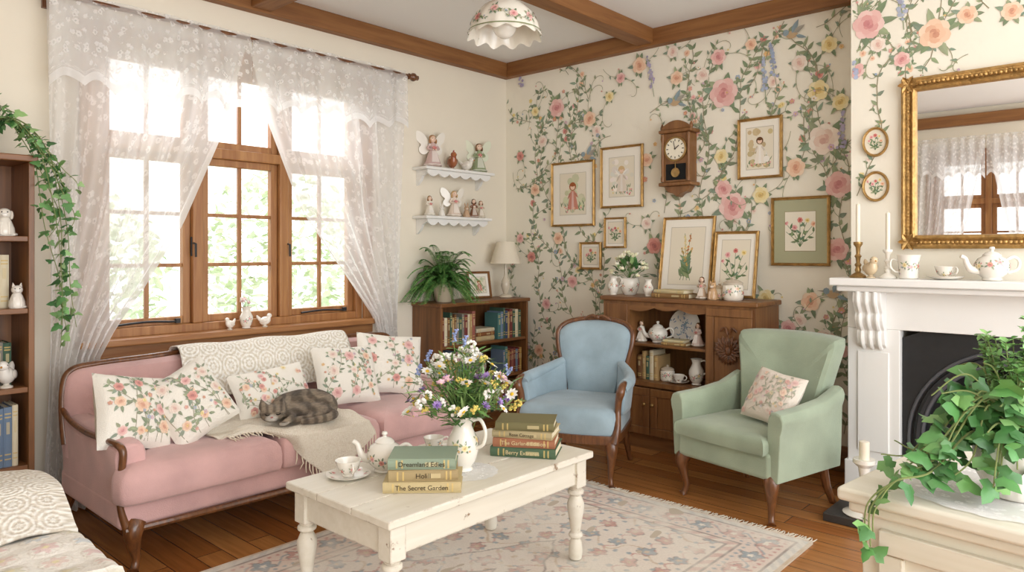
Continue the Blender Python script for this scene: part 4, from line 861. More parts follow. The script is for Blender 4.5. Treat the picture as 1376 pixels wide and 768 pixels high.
sitcat('white dog figurine on the top shelf of the tall bookcase',(.25,.885,TS[4]),80,.14,'#ece6da','dog','dog_figurine')
sitcat('white cat figurine in front of the cream books in the tall bookcase',(.265,.93,TS[3]),80,.115,'#efe9df')
bird('white china hen on the third shelf of the tall bookcase',(.26,.89,TS[2]),60,.13,'#f0ece4',comb=False,name='hen_figurine')
iv=thing('ivy_plant','trailing ivy spilling over the top of the tall bookcase','plant',(.17,.80,tz)); b=MB(); b.lathe([(.06,0),(.065,.004),(.08,.1),(.085,.12),(.075,.12),(.07,.1),(0,.095)],n=22,col=H('#b98a62')); b.build('pot',M['terra'],iv)
s_=MB();l_=MB()
for i in range(15):
    a=U(0,6.28); strand(s_,l_,[(0,0,.1),(.06*cos(a),.06*sin(a),.17+U(0,.1)),(.13*abs(cos(a)),.15*sin(a),.13+U(0,.13))],.05,.026)
for i in range(10):
    y=U(.13,.215); x=U(.08,.16); dz=U(-.45,-.1) if i>3 else U(-.98,-.6); strand(s_,l_,[(0,0,.11),(x*.6,y*.6,.17),(x+.02,y+.03,.02),(x+.05,y+.07+U(0,.03),dz*.4),(x+.04+U(-.03,.03),y+.07+U(-.01,.08),dz*.75),(x+.05,y+.08+U(-.01,.08),dz)],.045,.036)
s_.build('stems',M['paint'],iv); l_.build('leaves',M['leaf'],iv)
# ================= LAMP, FRAME on corner bookcase =================
lp=thing('table_lamp','small table lamp with cream shade on the low corner bookcase','lamp',(.165,4.315,kz))
b=MB(); b.lathe([(.05,0),(.055,.006),(.05,.018),(.018,.03),(.024,.05),(.038,.09),(.034,.13),(.016,.17),(.012,.2),(.009,.3)],n=20,col=H('#d9cdb8')); b.build('base',M['glaze'],lp)
b=MB(); b.lathe([(.125,.275),(.072,.45),(.070,.45),(.123,.275)],n=32); b.f=[f for f in b.f if len(f)<=4]; b.c=b.c[:len(b.f)]; b.build('lamp_shade',M['shade'],lp)
def picture(name,label,x0,x1,z0,z1,kind,fw=.018,fm='gold',matc='#f3eee2',artc='#e9e0cc',mw=.2,seed=0,oval=False,group=None):
    w,h=x1-x0,z1-z0; t=thing(name,label,'picture',((x0+x1)/2,0,(z0+z1)/2),group=group)
    if oval:
        E=lambda k,n=40:[(k*w/2*cos(2*PI*i/n),k*h/2*sin(2*PI*i/n)) for i in range(n)]
        b=MB(); b.loft([[(a,y,c) for a,c in E(k)] for k,y in ((1,0),(1,-.012),(.93,-.02),(.84,-.014),(.82,-.006))],cap=False); b.build('frame',M[fm],t)
        b=MB(); b.loft([[(a,-.003,c) for a,c in E(.87)],[(a,-.006,c) for a,c in E(.87)]],H(artc)); mp=lambda a,c,o:(a,-.006-o,c); aw,ah=w*.34,h*.34
    else:
        b=MB(); f=fw
        I=lambda k:[(-w/2+k,-h/2+k),(w/2-k,-h/2+k),(w/2-k,h/2-k),(-w/2+k,h/2-k)]
        b.loft([[(a,y,c) for a,c in I(k)] for k,y in ((0,0),(0,-.016),(f*.3,-.022),(f*.55,-.016),(f*.85,-.018),(f,-.012),(f,-.004))],cap=False); b.build('frame',M[fm],t,angle=20)
        m=min(w,h)*mw; b=MB(); k=f-.003; b.box(-w/2+k,w/2-k,-.007,-.003,-h/2+k,h/2-k,H(matc)); mp=lambda a,c,o:(a,-.007-o,c); aw,ah=w/2-f-m,h/2-f-m*1.1
        p=PT(b,mp); p.poly([(-aw-.004,-ah-.004),(aw+.004,-ah-.004),(aw+.004,ah+.004),(-aw-.004,ah+.004)],mixv(H(matc),H('#8a7a5a'),.5)); p.poly([(-aw,-ah),(aw,-ah),(aw,ah),(-aw,ah)],H(artc))
    p=PT(b,mp,base=.0011,step=4e-6,clip=(-aw,aw,-ah,ah))
    s=min(aw,ah)
    if kind=='flowers':
        for i in range(7): 
            a=PI/2+(i-3)*.27; L=ah*U(1.0,1.5); e=[(L*q*cos(a)*(.5+.5*q),-ah*.8+L*q*sin(a)) for q in (0,.25,.5,.75,1)]; p.stroke(e,s*.03,LEAFC[1])
            for q in (1,2,3): p.leaf(e[q][0],e[q][1],a+(.8 if (q+i)%2 else -.8),s*.42,s*.16,jit(LEAFC[i%4],.2))
            p.rose(e[4][0],e[4][1],s*U(.16,.24),ROSES[i%5])
    elif kind=='spikes':
        for i in range(4):
            a=PI/2+(i-1.5)*.22; L=ah*(1.65 if i in (1,2) else 1.2); x0_=(i-1.5)*s*.2; p.stroke([(x0_,-ah*.85),(x0_+L*cos(a),-ah*.85+L*sin(a))],s*.03,LEAFC[1])
            for q in range(22): tt=U(.45,1); p.disc(x0_+L*tt*cos(a)+U(-.12,.12)*s*(1.2-tt),-ah*.85+L*tt*sin(a),s*U(.04,.065),jit([H('#d9b87a'),H('#c58a5a'),H('#e3cf9a'),H('#b89a60')][i],.2),6)
            for q in range(9): tt=U(.05,.5); p.leaf(x0_+L*tt*cos(a),-ah*.85+L*tt*sin(a),a+rnd.choice((-1,1))*U(.4,.9),s*.5,s*.15,jit(LEAFC[q%4],.2))
    elif kind in('girl','angel','goose'):
        bgc={'girl':'#cfd0b0','angel':'#efe7dc','goose':'#c9b78e'}[kind]; dr={'girl':'#cf8f7c','angel':'#e6d9c9','goose':'#efe6d8'}[kind]; hr={'girl':'#a3603a','angel':'#d6b98a','goose':'#6a4a30'}[kind]
        for i in range(26): p.disc(U(-.9,.9)*aw,U(-.9,.9)*ah,s*U(.12,.3),jit(H(bgc),.12),8)
        for i in range(24): p.leaf(U(-.9,.9)*aw,-ah*U(.5,.95),PI/2+U(-.6,.6),s*U(.2,.4),s*.07,jit(LEAFC[i%4],.2))
        p.poly([(-.42*s,-.75*ah),(.45*s,-.75*ah),(.18*s,.15*ah),(-.15*s,.15*ah)],H(dr)); p.poly([(-.1*s,-.75*ah),(.12*s,-.75*ah),(.05*s,.1*ah),(-.04*s,.1*ah)],mixv(H(dr),(1,1,1),.3))
        p.leaf(-.12*s,.1*ah,-2.1,s*.55,s*.16,mixv(H(dr),(.3,.15,.1),.2)); p.leaf(.12*s,.1*ah,-.9,s*.5,s*.16,mixv(H(dr),(.3,.15,.1),.2))
        p.disc(0,.36*ah,s*.27,H(hr),12); p.disc(0,.33*ah,s*.18,SKIN,12); p.disc(0,.43*ah,s*.2,H(hr),10,asp=.5)
        p.leaf(-.1*s,-.72*ah,-PI/2,s*.2,s*.08,SKIN); p.leaf(.12*s,-.72*ah,-PI/2,s*.2,s*.08,SKIN)
        if kind=='goose': p.disc(.5*s,-.55*ah,s*.24,H('#f1ece2'),10); p.leaf(.55*s,-.4*ah,1.8,s*.4,s*.1,H('#f1ece2'))
        if kind=='angel': p.leaf(-.1*s,.1*ah,2.4,s*.6,s*.25,H('#f6f1e8')); p.leaf(.1*s,.1*ah,.7,s*.6,s*.25,H('#f6f1e8'))
        for i in range(7): p.rose(U(-.8,.8)*aw,-ah*U(.6,.9),s*.07,ROSES[i%5])
    b.build('print',M['paper'],t); return t
def wallpic(label,u0,v0,u1,v1,kind,Y=D,**k):
    a=atY(u0,v0,Y); b=atY(u1,v1,Y); zc=atY((u0+u1)/2,(v0+v1)/2,Y).z; tt=Y/ray((u0+u1)/2)[1]; hh=(v1-v0)/FPX*tt
    o=picture('framed_picture',label,a.x,b.x,zc-hh/2,zc+hh/2,kind,**k); o.location.y=Y-.009; return o
wallpic('framed print of a child in a red dress, left on the papered wall',743,217,801,304,'girl',mw=.16)
wallpic('tall pale framed angel print beside the wall clock',809,196,866,279,'angel',mw=.16)
wallpic('small pale framed picture between the angel print and the bouquet',814,292,843,333,'flowers',mw=.1,fw=.014)
wallpic('tiny square gold framed flower picture, lowest on the papered wall',781,325,810,362,'flowers',mw=.1,fw=.018)
wallpic('framed print of a girl with a goose, right of the wall clock',993,158,1053,240,'goose',mw=.14)
wallpic('framed botanical print with a wide green mount',1038,264,1117,357,'flowers',mw=.19,matc='#b3b394',artc='#f1ead8')
wallpic('upper oval gold framed flower miniature beside the mirror',1160,171,1195,211,'flowers',Y=BY,oval=True)
wallpic('lower oval gold framed flower miniature beside the mirror',1160,230,1196,271,'flowers',Y=BY,oval=True)
o=picture('photo_frame','small standing wooden photo frame beside the table lamp',0,.21,0,.215,'girl',fm='cab',mw=.12); o.location=(.11,4.06,kz+.107); o.rotation_euler=(R(-12),0,R(76))
# ================= WALL CLOCK =================
q=atY(919,213,D); ck=thing('wall_clock','carved wooden pendulum wall clock on the floral wallpaper','clock',(q.x,D-.002,q.z))
MB().box(-.10,.10,-.11,0,-.17,.165).build('case',M['cab'],ck,bevel=.006)
for za,zb in ((.165,.19),(-.195,-.17)): MB().box(-.125,.125,-.13,0,za,zb).build('moulding',M['cab'],ck,bevel=.008)
ol=[(-.115,.19)]+[(-.115+.23*i/16,.19+.06*sin(PI*i/16)**.7) for i in range(1,16)]+[(.115,.19)]; MB().prism(ol,-.12,-.095,lambda a,c,d:(a,d,c)).build('pediment',M['cab'],ck,bevel=.005)
ol=[(-.1,-.195),(-.07,-.235),(-.03,-.245),(0,-.27),(.03,-.245),(.07,-.235),(.1,-.195)]; MB().prism(ol,-.10,-.02,lambda a,c,d:(a,d,c)).build('base_bracket',M['cab'],ck,bevel=.005)
for sg in (-1,1):
    b=MB(); b.lathe([(.012,-.165),(.014,-.14),(.009,-.12),(.011,-.02),(.009,.1),(.014,.13),(.012,.16)],(sg*.098,-.115,0),12); b.build('column',M['cab'],ck)
    b=MB(); b.lathe([(.008,0),(.014,.01),(.012,.025),(.006,.04),(0,.05)],(sg*.11,-.1,.19),10); b.build('finial',M['cab'],ck)
def rotd(b): b.M=Matrix.Translation((0,-.112,.055))@Matrix.Rotation(R(90),4,'X'); return b
b=rotd(MB()); b.lathe([(.085,0),(.085,.008),(.074,.012),(.072,.006),(0,.006)],n=36); b.build('bezel',M['brass'],ck)
b=rotd(MB()); b.lathe([(.072,.006),(.072,.008),(0,.008)],n=36,col=H('#efe8d4')); 
p=PT(b,lambda a,c,o:(a,c,.0085+o))
for i in range(12): a=i*PI/6; p.stroke([(.052*cos(a),.052*sin(a)),(.066*cos(a),.066*sin(a))],.006,(.03,.025,.02))
b.build('dial',M['paper'],ck)
b=rotd(MB()); p=PT(b,lambda a,c,o:(a,c,.0105+o)); p.stroke([(0,0),(.030,.022)],.006,(.02,.02,.02)); p.stroke([(0,0),(-.012,.055)],.004,(.02,.02,.02)); p.disc(0,0,.006,(.02,.02,.02)); b.build('hands',M['paint'],ck)
b=MB(); b.box(-.075,.075,-.1115,-.108,-.155,-.045); b.build('pendulum_window',M['soot'],ck)
b=MB(); b.boxr((0,-.116,-.07),(.006,.004,.07)); b.M=Matrix.Translation((0,-.114,-.105))@Matrix.Rotation(R(90),4,'X'); b.lathe([(.032,0),(.032,.004),(0,.008)],n=24); b.build('pendulum',M['brass'],ck)
# ================= CABINET =================
cx0,cx1,cy0,cy1,cz=1.26,2.34,4.12,4.47,1.0
cb=thing('sideboard','carved oak sideboard with open niches against the papered wall','cabinet',((cx0+cx1)/2,(cy0+cy1)/2,0)); hx,hy=(cx1-cx0)/2,(cy1-cy0)/2
L=lambda x:x-(cx0+cx1)/2
MB().box(-hx-.02,hx+.02,-hy-.02,hy,cz-.03,cz).build('top',M['cabx'],cb,bevel=.008)
b=MB(); b.box(-hx,L(1.47),-hy,hy,.08,cz-.03); b.box(L(2.02),hx,-hy,hy,.08,cz-.03); b.box(L(1.47),L(2.02),hy-.015,hy,.08,cz-.03); b.box(L(1.47),L(2.02),-hy,hy-.015,.415,.445); b.box(L(1.47),L(2.02),-hy+.03,hy-.015,.08,.415); b.box(L(1.47),L(2.02),-hy,hy-.015,.945,cz-.03); b.build('body',M['cab'],cb)
MB().box(L(1.47),L(2.02),-hy+.015,hy-.015,.675,.693).build('shelf',M['cabx'],cb,bevel=.003)
MB().box(-hx+.02,hx-.02,-hy+.03,hy,0,.08).build('plinth',M['cabx'],cb)
ol=[(L(1.47),.945)]+[(L(1.47)+.55*i/24,.915-.018*abs(sin(PI*i/8))+.02*sin(PI*i/24)) for i in range(25)]+[(L(2.02),.945)]; MB().prism(ol,-hy,-hy+.018,lambda a,c,d:(a,d,c)).build('scalloped_rail',M['cabx'],cb)
def doorp(name,x0,x1,z0,z1,knob):
    b=MB(); f=.05; b.box(x0,x1,-hy-.014,-hy+.002,z0,z0+f); b.box(x0,x1,-hy-.014,-hy+.002,z1-f,z1); b.box(x0,x0+f,-hy-.014,-hy+.002,z0+f,z1-f); b.box(x1-f,x1,-hy-.014,-hy+.002,z0+f,z1-f); b.box(x0+f,x1-f,-hy-.006,-hy+.002,z0+f,z1-f)
    d=b.build(name,M['cab'],cb,bevel=.004)
    if knob is not None: k=MB(); k.sph((knob,-hy-.03,(z0+z1)/2+.05),.012,10,8); k.tube([(knob,-hy-.012,(z0+z1)/2+.05),(knob,-hy-.03,(z0+z1)/2+.05)],.006,8); k.build('knob',M['brass'],d)
    return d
doorp('door',L(1.28),L(1.628),.1,.405,L(1.60)); doorp('door',L(1.634),L(1.985),.1,.405,L(1.66)); doorp('door',L(1.99),L(2.325),.1,.405,L(2.02))
d=doorp('door',L(2.03),L(2.325),.455,.955,None)
b=MB(); xm=L(2.178)
for i in range(9): a=PI/2+(i-4)*.35; b.leaf((xm,-hy-.012,.70),(cos(a),-.1,sin(a)),(0,-1,.1),.10,.035,None,.3); b.leaf((xm,-hy-.012,.70),(cos(a)*.6,-.1,-sin(a)),(0,-1,.1),.085,.03,None,.3)
b.sph((xm,-hy-.014,.70),(.02,.016,.03)); b.tube(sp([(xm-.05,-hy-.01,.82),(xm-.02,-hy-.014,.84),(xm,-hy-.016,.80),(xm+.02,-hy-.014,.84),(xm+.05,-hy-.01,.82)],4),.006,6); b.build('carving',M['walnut'],d,solid=.004)
b=MB(); b.box(L(1.29),L(1.455),-hy-.008,-hy+.002,.455,.95); b.build('side_moulding',M['cab'],cb,bevel=.006)
def oncab(u,y=4.28): q=atY(u,390,y); return (q.x,y,cz+.001)
# leaning pictures on sideboard
def lean(label,u0,u1,v0,v1,kind,yb,**k):
    a=atY(u0,v0,yb);c=atY(u1,v1,yb); w=c.x-a.x; hh=atY((u0+u1)/2,v0,yb).z-cz
    o=picture('framed_picture',label,0,w,0,hh,kind,**k); o.rotation_euler=(R(-9),0,0); o.location=((a.x+c.x)/2,yb+.5*hh*sin(R(9))-.02,cz+.004+hh/2*cos(R(9))+.003); return o
lean('large gold framed botanical print of tall flower spikes leaning on the sideboard',887,957,291,388,'spikes',4.38,mw=.13)
lean('smaller framed red flower print leaning on the right of the sideboard',958,1017,311,392,'flowers',4.36,mw=.12)
# flower bowl
fp=thing('flower_pot','white china pot on the left of the sideboard top','pot',oncab(846)); b=MB(); pr=[(.04,0),(.045,.005),(.065,.05),(.07,.085),(.06,.11),(.066,.12),(.06,.12),(.055,.1),(0,.09)]; b.lathe(pr,n=24,col=IV); deco(b,pr[:6],(0,0,0),1,7,.013); b.build('body',M['glaze'],fp)
fl=thing('flower_arrangement','leafy cream flowers filling the china pot on the sideboard','flowers',(fp.location.x,fp.location.y,cz+.1)); s_=MB();l_=MB(); cl=[]
for i in range(90):
    v=Vector((rnd.gauss(0,1),rnd.gauss(0,1),abs(rnd.gauss(0,1)))).normalized(); q=Vector((v.x*.14,v.y*.09,.03+v.z*.16)); l_.leaf(q*.7,v+Vector((U(-.5,.5),U(-.5,.5),0)),(0,0,1),U(.04,.07),U(.02,.03),jit(rnd.choice(IC),.25))
    if i<24: s_.tube([(0,0,0),tuple(q)],.0015,4,H('#5d7d45')); 
    if i<24: cl.append((q,.013,[H('#f3eedc'),H('#ece3c2'),H('#e3e4c0')]))
s_.build('stems',M['paint'],fl); l_.build('leaves',M['leaf'],fl); blossoms(fl,cl)
jug('small white floral jug left of the flower pot on the sideboard',oncab(824,4.2),200,.62)
jug('white floral vase right of the flower pot on the sideboard',oncab(871,4.2),0,.55,'vase','vase',False)
z=cz+.001
q=oncab(907,4.21)
for w,th,c,cn,rz in ((.26,.03,'#8a6a44','brown',4),(.22,.022,'#c7b890','cream',-3)): flatbook((q[0],4.2,z),rz,w,th,.13,cn,c,f'{cn} book lying flat on the sideboard in front of the leaning pictures','flat books on the sideboard'); z+=th+.0005
girl('small child figurine standing on the sideboard beside the leaning pictures',oncab(943,4.19),10,.15,'#b59a80','#6a4a30',name='child_figurine')
sitcat('tan cat figurine on the sideboard next to the round jar',oncab(958,4.19),10,.12,'#caa67e')
def jar(label,loc,k,c='#efe8da',decn=8):
    t=thing('jar',label,'jar',loc); pr=scl([(.045,0),(.05,.004),(.055,.02),(.055,.075),(.048,.085)],k); b=MB(); b.lathe(pr,n=24,col=H(c)); deco(b,pr,(0,0,0),1,decn,.014*k,(.025*k,.065*k)); b.build('body',M['glaze'],t); b=MB(); b.lathe(scl([(.052,.085),(.053,.095),(.03,.108),(.008,.112),(.012,.122),(0,.128)],k),n=22,col=mixv(H(c),H('#8a6a3a'),.45)); b.build('lid',M['glaze'],t)
jar('round floral lidded jar on the right end of the sideboard',oncab(985,4.21),1.15)
jar('small lidded ginger jar in front of the leaning flower print',oncab(967,4.24),.8,'#e3d6bd',6)
# niche contents
def nic(u,y,z): q=atY(u,440,y); return (q.x,y,z+.001)
teapot('white teapot in the upper niche of the sideboard',nic(884,4.24,.693),20,.95)
pt=thing('china_plate','blue and white patterned plate standing in the upper niche','plate',(atY(921,430,4.36).x,4.36,.695)); b=MB(); b.M=Matrix.Translation((0,0,.112))@Matrix.Rotation(R(78),4,'X'); b.lathe([(.06,0),(.07,.0),(.11,.012),(.112,.015),(.07,.005),(0,.004)],n=32,col=IV); p=PT(b,lambda a,c,o:(a,c,.0055+o+max(0,math.hypot(a,c)-.07)*.24),base=.0012)
for i in range(60): a=U(0,6.3);r_=U(0,.1); p.leaf(r_*cos(a),r_*sin(a),U(0,6),U(.015,.03),.008,jit(H('#8fa3b8'),.25))
b.build('dish',M['glaze'],pt)
girl('small figurine at the left of the upper sideboard niche',nic(862,4.22,.693),0,.15,'#e4dccd','#8a6a48',name='child_figurine')
girl('figurine in pale pink at the right of the upper sideboard niche',nic(938,4.24,.693),-10,.16,'#e3cfc6','#7a5536',name='child_figurine')
z=.694; q=nic(905,4.19,0)
for w,th,c,cn in ((.17,.02,'#9a7a50','brown'),(.15,.018,'#cbbf9a','cream')): flatbook((q[0]+.02,4.195,z),5,w,th,.1,cn,c,f'small {cn} book lying in the upper sideboard niche','flat books in the sideboard niche'); z+=th+.0005
bookrow('lower niche of the sideboard',"books in the sideboard's lower niche",(1.48,4.20,.446),(1,0,0),.17,0,(.15,.2),cols=['brown','tan','dark green','cream'])
jar('lidded floral jar in the lower niche of the sideboard',nic(897,4.24,.445),.85)
cup('white floral cup in the lower niche of the sideboard',nic(912,4.22,.445),0,.85)
jug('white floral jug at the right of the lower sideboard niche',nic(936,4.24,.445),180,.8)
# ================= BLUE ARMCHAIR =================
bc=thing('armchair','pale blue velvet spoon-back armchair with carved walnut frame','armchair',(1.53,3.50,0),18)
pl=sp([(-.29,-.24),(-.24,-.305),(0,-.34),(.24,-.305),(.29,-.24),(.275,0),(.22,.25),(0,.27),(-.22,.25),(-.275,0)],4,True)
MB().puff(pl,cush_prof(.28,.155),lambda a,c,d:(a,c,d)).build('seat',M['blue'],bc)
MB().puff([(a*1.02,c*1.02) for a,c in pl],[(.9,.24),(1,.242),(1.01,.265),(1,.288),(.9,.29)],lambda a,c,d:(a,c,d)).build('seat_rail',M['walnut'],bc)
bo=sp([(-.15,.39),(-.17,.49),(-.205,.61),(-.232,.725),(-.226,.80),(-.155,.845),(0,.862),(.155,.845),(.226,.80),(.232,.725),(.205,.61),(.17,.49),(.15,.39)],4)
bmap=lambda a,c,d:(a,.215+(c-.4)*.24-a*a*.9+d,c)
MB().puff(bo,[(.05,.05),(.96,.05),(1,.04),(1,.0),(.95,-.02),(.8,-.038),(.5,-.048),(.05,-.05)],bmap,ctr=(0,.64)).build('backrest',M['blue'],bc)
MB().tube([bmap(a*1.05,.62+(c-.62)*1.045,.012) for a,c in bo],.016,10).build('back_frame',M['walnut'],bc)
b=MB(); q0=bmap(0,.868,-.01)
for sg in (-1,1): b.tube(sp([(0,q0[1],q0[2]+.010),(sg*.03,q0[1],q0[2]+.022),(sg*.065,q0[1],q0[2]+.012),(sg*.09,q0[1],q0[2]-.004)],4),[.008,.011,.010,.006],8)
b.sph((0,q0[1]-.004,q0[2]+.014),(.018,.012,.015)); b.build('crest_carving',M['walnut'],bc)
for sg in (-1,1):
    A=sp([(sg*.19,.205,.61),(sg*.265,.10,.57),(sg*.30,-.03,.55),(sg*.305,-.14,.545),(sg*.30,-.19,.53)],5)
    b=MB(); b.grid(lambda s,t:(lambda i:tuple(Vector(A[i]).lerp(Vector((A[i][0]*.93,A[i][1]+.01,.39)),t)))(int(s*(len(A)-1)+.5)),len(A)-1,6); b.build('arm_panel',M['blue'],bc,solid=.05)
    b=MB(); b.tube([(x,y,z-.002) for x,y,z in A],[.026,.032,.036,.036,.03],12); b.build('arm_pad',M['blue'],bc)
    b=MB(); b.tube(sp([(sg*.31,-.15,.56),(sg*.312,-.215,.553),(sg*.308,-.245,.52),(sg*.295,-.235,.475),(sg*.29,-.235,.41),(sg*.295,-.27,.32),(sg*.28,-.285,.25)],4),[.014,.02,.025,.02,.018,.022,.03],10); b.build('arm_support',M['walnut'],bc)
    cab_leg(.255,(sg*.5,-.85),1.0).build('leg',M['walnut'],bc,loc=(sg*.26,-.27,0))
    MB().tube([(sg*.2,.22,.26),(sg*.21,.25,.12),(sg*.22,.30,.003)],[.025,.02,.016],8).build('leg',M['walnut'],bc)
# ================= GREEN ARMCHAIR =================
gc=thing('armchair','sage green velvet upholstered armchair by the fireplace','armchair',(2.535,3.68,0),-13)
MB().box(-.285,.285,-.29,.25,.215,.35).build('seat_base',M['green'],gc,bevel=.025)
pl=sp([(-.27,-.30),(-.25,-.315),(0,-.325),(.25,-.315),(.27,-.30),(.27,-.05),(.25,.2),(0,.21),(-.25,.2),(-.27,-.05)],3,True)
MB().puff(pl,cush_prof(.335,.085),lambda a,c,d:(a,c,d)).build('seat_cushion',M['green'],gc)
bo=sp([(-.215,.24),(-.225,.4),(-.245,.54),(-.272,.68),(-.297,.79),(-.296,.835),(-.262,.854),(0,.862),(.262,.854),(.296,.835),(.297,.79),(.272,.68),(.245,.54),(.225,.4),(.215,.24)],4)
gm=lambda a,c,d:(a,.17+(c-.35)*.26-a*a*.6+d,c)
MB().puff(bo,[(.05,.11),(.96,.11),(1,.09),(1.0,.03),(.975,.0),(.9,-.02),(.5,-.028),(.05,-.03)],gm,ctr=(0,.54)).build('backrest',M['green'],gc)
for sg in (-1,1):
    ring=lambda y,zt,k:[(sg*x,y,z) for x,z in [(.262,.21),(.262,zt-.08),(.266,zt-.03),(.28,zt-.004),(.31,zt),(.335,zt-.012),(.346,zt-.04),(.342,zt-.07),(.332,zt-.10),(.326,.30),(.32,.21)]]
    MB().loft([ring(-.275,.535,1),ring(-.268,.545,1),ring(-.1,.55,1),ring(.1,.57,1),ring(.25,.62,1)]).build('arm',M['green'],gc,bevel=.012)
    cab_leg(.225,(sg*.6,-.8),1.05).build('leg',M['walnut'],gc,loc=(sg*.265,-.245,0))
    MB().tube([(sg*.25,.2,.22),(sg*.255,.23,.1),(sg*.265,.275,.003)],[.026,.021,.017],8).build('leg',M['walnut'],gc)
pillow('small faded floral cushion on the green armchair',(2.635,3.66,.55),-18,28,6,.31,.28,.12,2,None)
# ================= FIREPLACE =================
fp=thing('fireplace_surround','white painted mantelpiece with carved corbels','fireplace',(3.62,BY,0)); fy=-.002
MB().box(-.79,.79,-.235,fy,1.125,1.165).build('mantel_shelf',M['white'],fp,bevel=.008)
MB().box(-.765,.765,-.20,fy,1.095,1.125).build('shelf_moulding',M['white'],fp,bevel=.01)
MB().box(-.745,.745,-.075,fy,.90,1.095).build('frieze',M['white'],fp,bevel=.004)
for sg in (-1,1):
    x0,x1=sorted((sg*.745,sg*.492)); pi=MB().box(x0,x1,-.075,fy,.045,.90).build('pilaster',M['white'],fp,bevel=.005)
    MB().box(x0-.012,x1+.012,-.09,fy,.045,.20).build('plinth_block',M['white'],pi,bevel=.006)
    b=MB(); b.box(x0+.05,x1-.05,-.083,-.07,.26,.78); b.build('panel',M['white'],pi,bevel=.005)
    ol=[(-.075,1.095),(-.185,1.095),(-.19,1.05),(-.175,1.02),(-.15,.985),(-.155,.955),(-.14,.92),(-.115,.895),(-.12,.86),(-.105,.82),(-.075,.80)]
    xm=sg*.62; cbm=MB(); cbm.prism(ol,xm-.068,xm+.068,lambda a,c,d:(d,a,c)); co=cbm.build('corbel',M['white'],pi,bevel=.006)
    for k in (-.04,0,.04): rb=MB(); rb.tube([(xm+k,a-.002,c) for a,c in sp(ol[1:],3)],.012,8); rb.build('fluting',M['white'],co)
ins=thing('fireplace_insert','black cast iron arched fireplace insert','fireplace',(3.62,BY,0)); n=24; r_=.405; zc=.37
inner=[(-r_,.046)]+[(r_*cos(PI-PI*i/n),zc+r_*sin(PI*i/n)) for i in range(n+1)]+[(r_,.046)]
outer=[(-.49,.046)]
for i in range(n+1):
    a=PI-PI*i/n; ca,sa=cos(a),sin(a); k=min(.49/max(abs(ca),1e-6),(.895-zc)/max(sa,1e-6)); outer.append((k*ca,zc+k*sa))
outer.append((.49,.046))
b=MB(); b.loft([[(a,-.035,c) for a,c in outer],[(a,-.035,c) for a,c in inner],[(a*.97,.05,zc+(c-zc)*.97) for a,c in inner]],cap=False,closed=False); b.loft([[(a,-.035,c) for a,c in outer],[(a,-.003,c) for a,c in outer]],cap=False,closed=False); b.build('plate',M['iron'],ins)
AM=mat('polished_iron_rim','#55565a',rough=.4,metal=.2)
for k,w in ((.985,.012),(1.04,.02),(1.13,.009)): b=MB(); b.tube([(a*k,-.04,zc+(c-zc)*k if c>zc else c) for a,c in inner],w,8); b.build('arch_moulding',AM if w<.02 else M['iron'],ins)
b=MB(); b.loft([[(a*.97,.05,max(.002,c)) for a,c in inner],[(a*.7,.30,max(.002,c*.85)) for a,c in inner]],cap=False,closed=False); b.box(-.42,.42,.30,.31,0.002,.8); b.build('firebox',M['soot'],ins)
b=MB()
for i in range(9): x=-.26+i*.065; b.tube([(x,.0,.06),(x,.0,.20)],.007,6)
b.tube([(-.28,0,.2),(.28,0,.2)],.009,8); b.tube([(-.28,0,.07),(.28,0,.07)],.009,8); b.box(-.28,.28,0,.2,.055,.065)
for x in (-.26,.26): b.tube([(x,.02,.06),(x,0,.003)],.012,8)
b.build('grate',AM,ins)
tag(MB().box(2.90,4.34,3.60,BY-.0,0.0,.042).build('hearth',M['slate'],bevel=.006),'dark slate hearth slab in front of the fireplace','hearth')
# mirror
q0=atY(1213,108,BY); mz0,mz1=1.315,2.185; mx0=q0.x; mw_=2*(3.62-mx0); 
mr=thing('wall_mirror','large gilt framed mirror above the mantel','mirror',(3.62,BY-.001,(mz0+mz1)/2)); w,h=mw_/2,(mz1-mz0)/2
b=MB(); I=lambda k:[(-w+k,-h+k),(w-k,-h+k),(w-k,h-k),(-w+k,h-k)]
b.loft([[(a,y,c) for a,c in I(k)] for k,y in ((0,0),(0,-.03),(.012,-.04),(.025,-.032),(.04,-.03),(.055,-.04),(.066,-.034),(.07,-.02),(.07,-.004))],cap=False); b.build('frame',M['gold'],mr,angle=25)
b=MB()
for sx in (-1,1):
    for sz in (-1,1):
        for i in range(6): a=i*PI/3; b.leaf((sx*(w-.035),-.036,sz*(h-.035)),(cos(a),-.25,sin(a)),(0,-1,0),.05,.026,None,.3)
for i in range(46):
    t=-1+2*i/45
    for s in (-1,1): b.sph((t*(w-.05),-.037,s*(h-.032)),(.011,.007,.009),8,5); b.sph((s*(w-.032),-.037,t*(h-.05)),(.009,.007,.011),8,5)
b.build('ornament',M['gold'],mr); MB().box(-w+.065,w-.065,-.012,-.005,-h+.065,h-.065).build('mirror_glass',M['mirror'],mr)
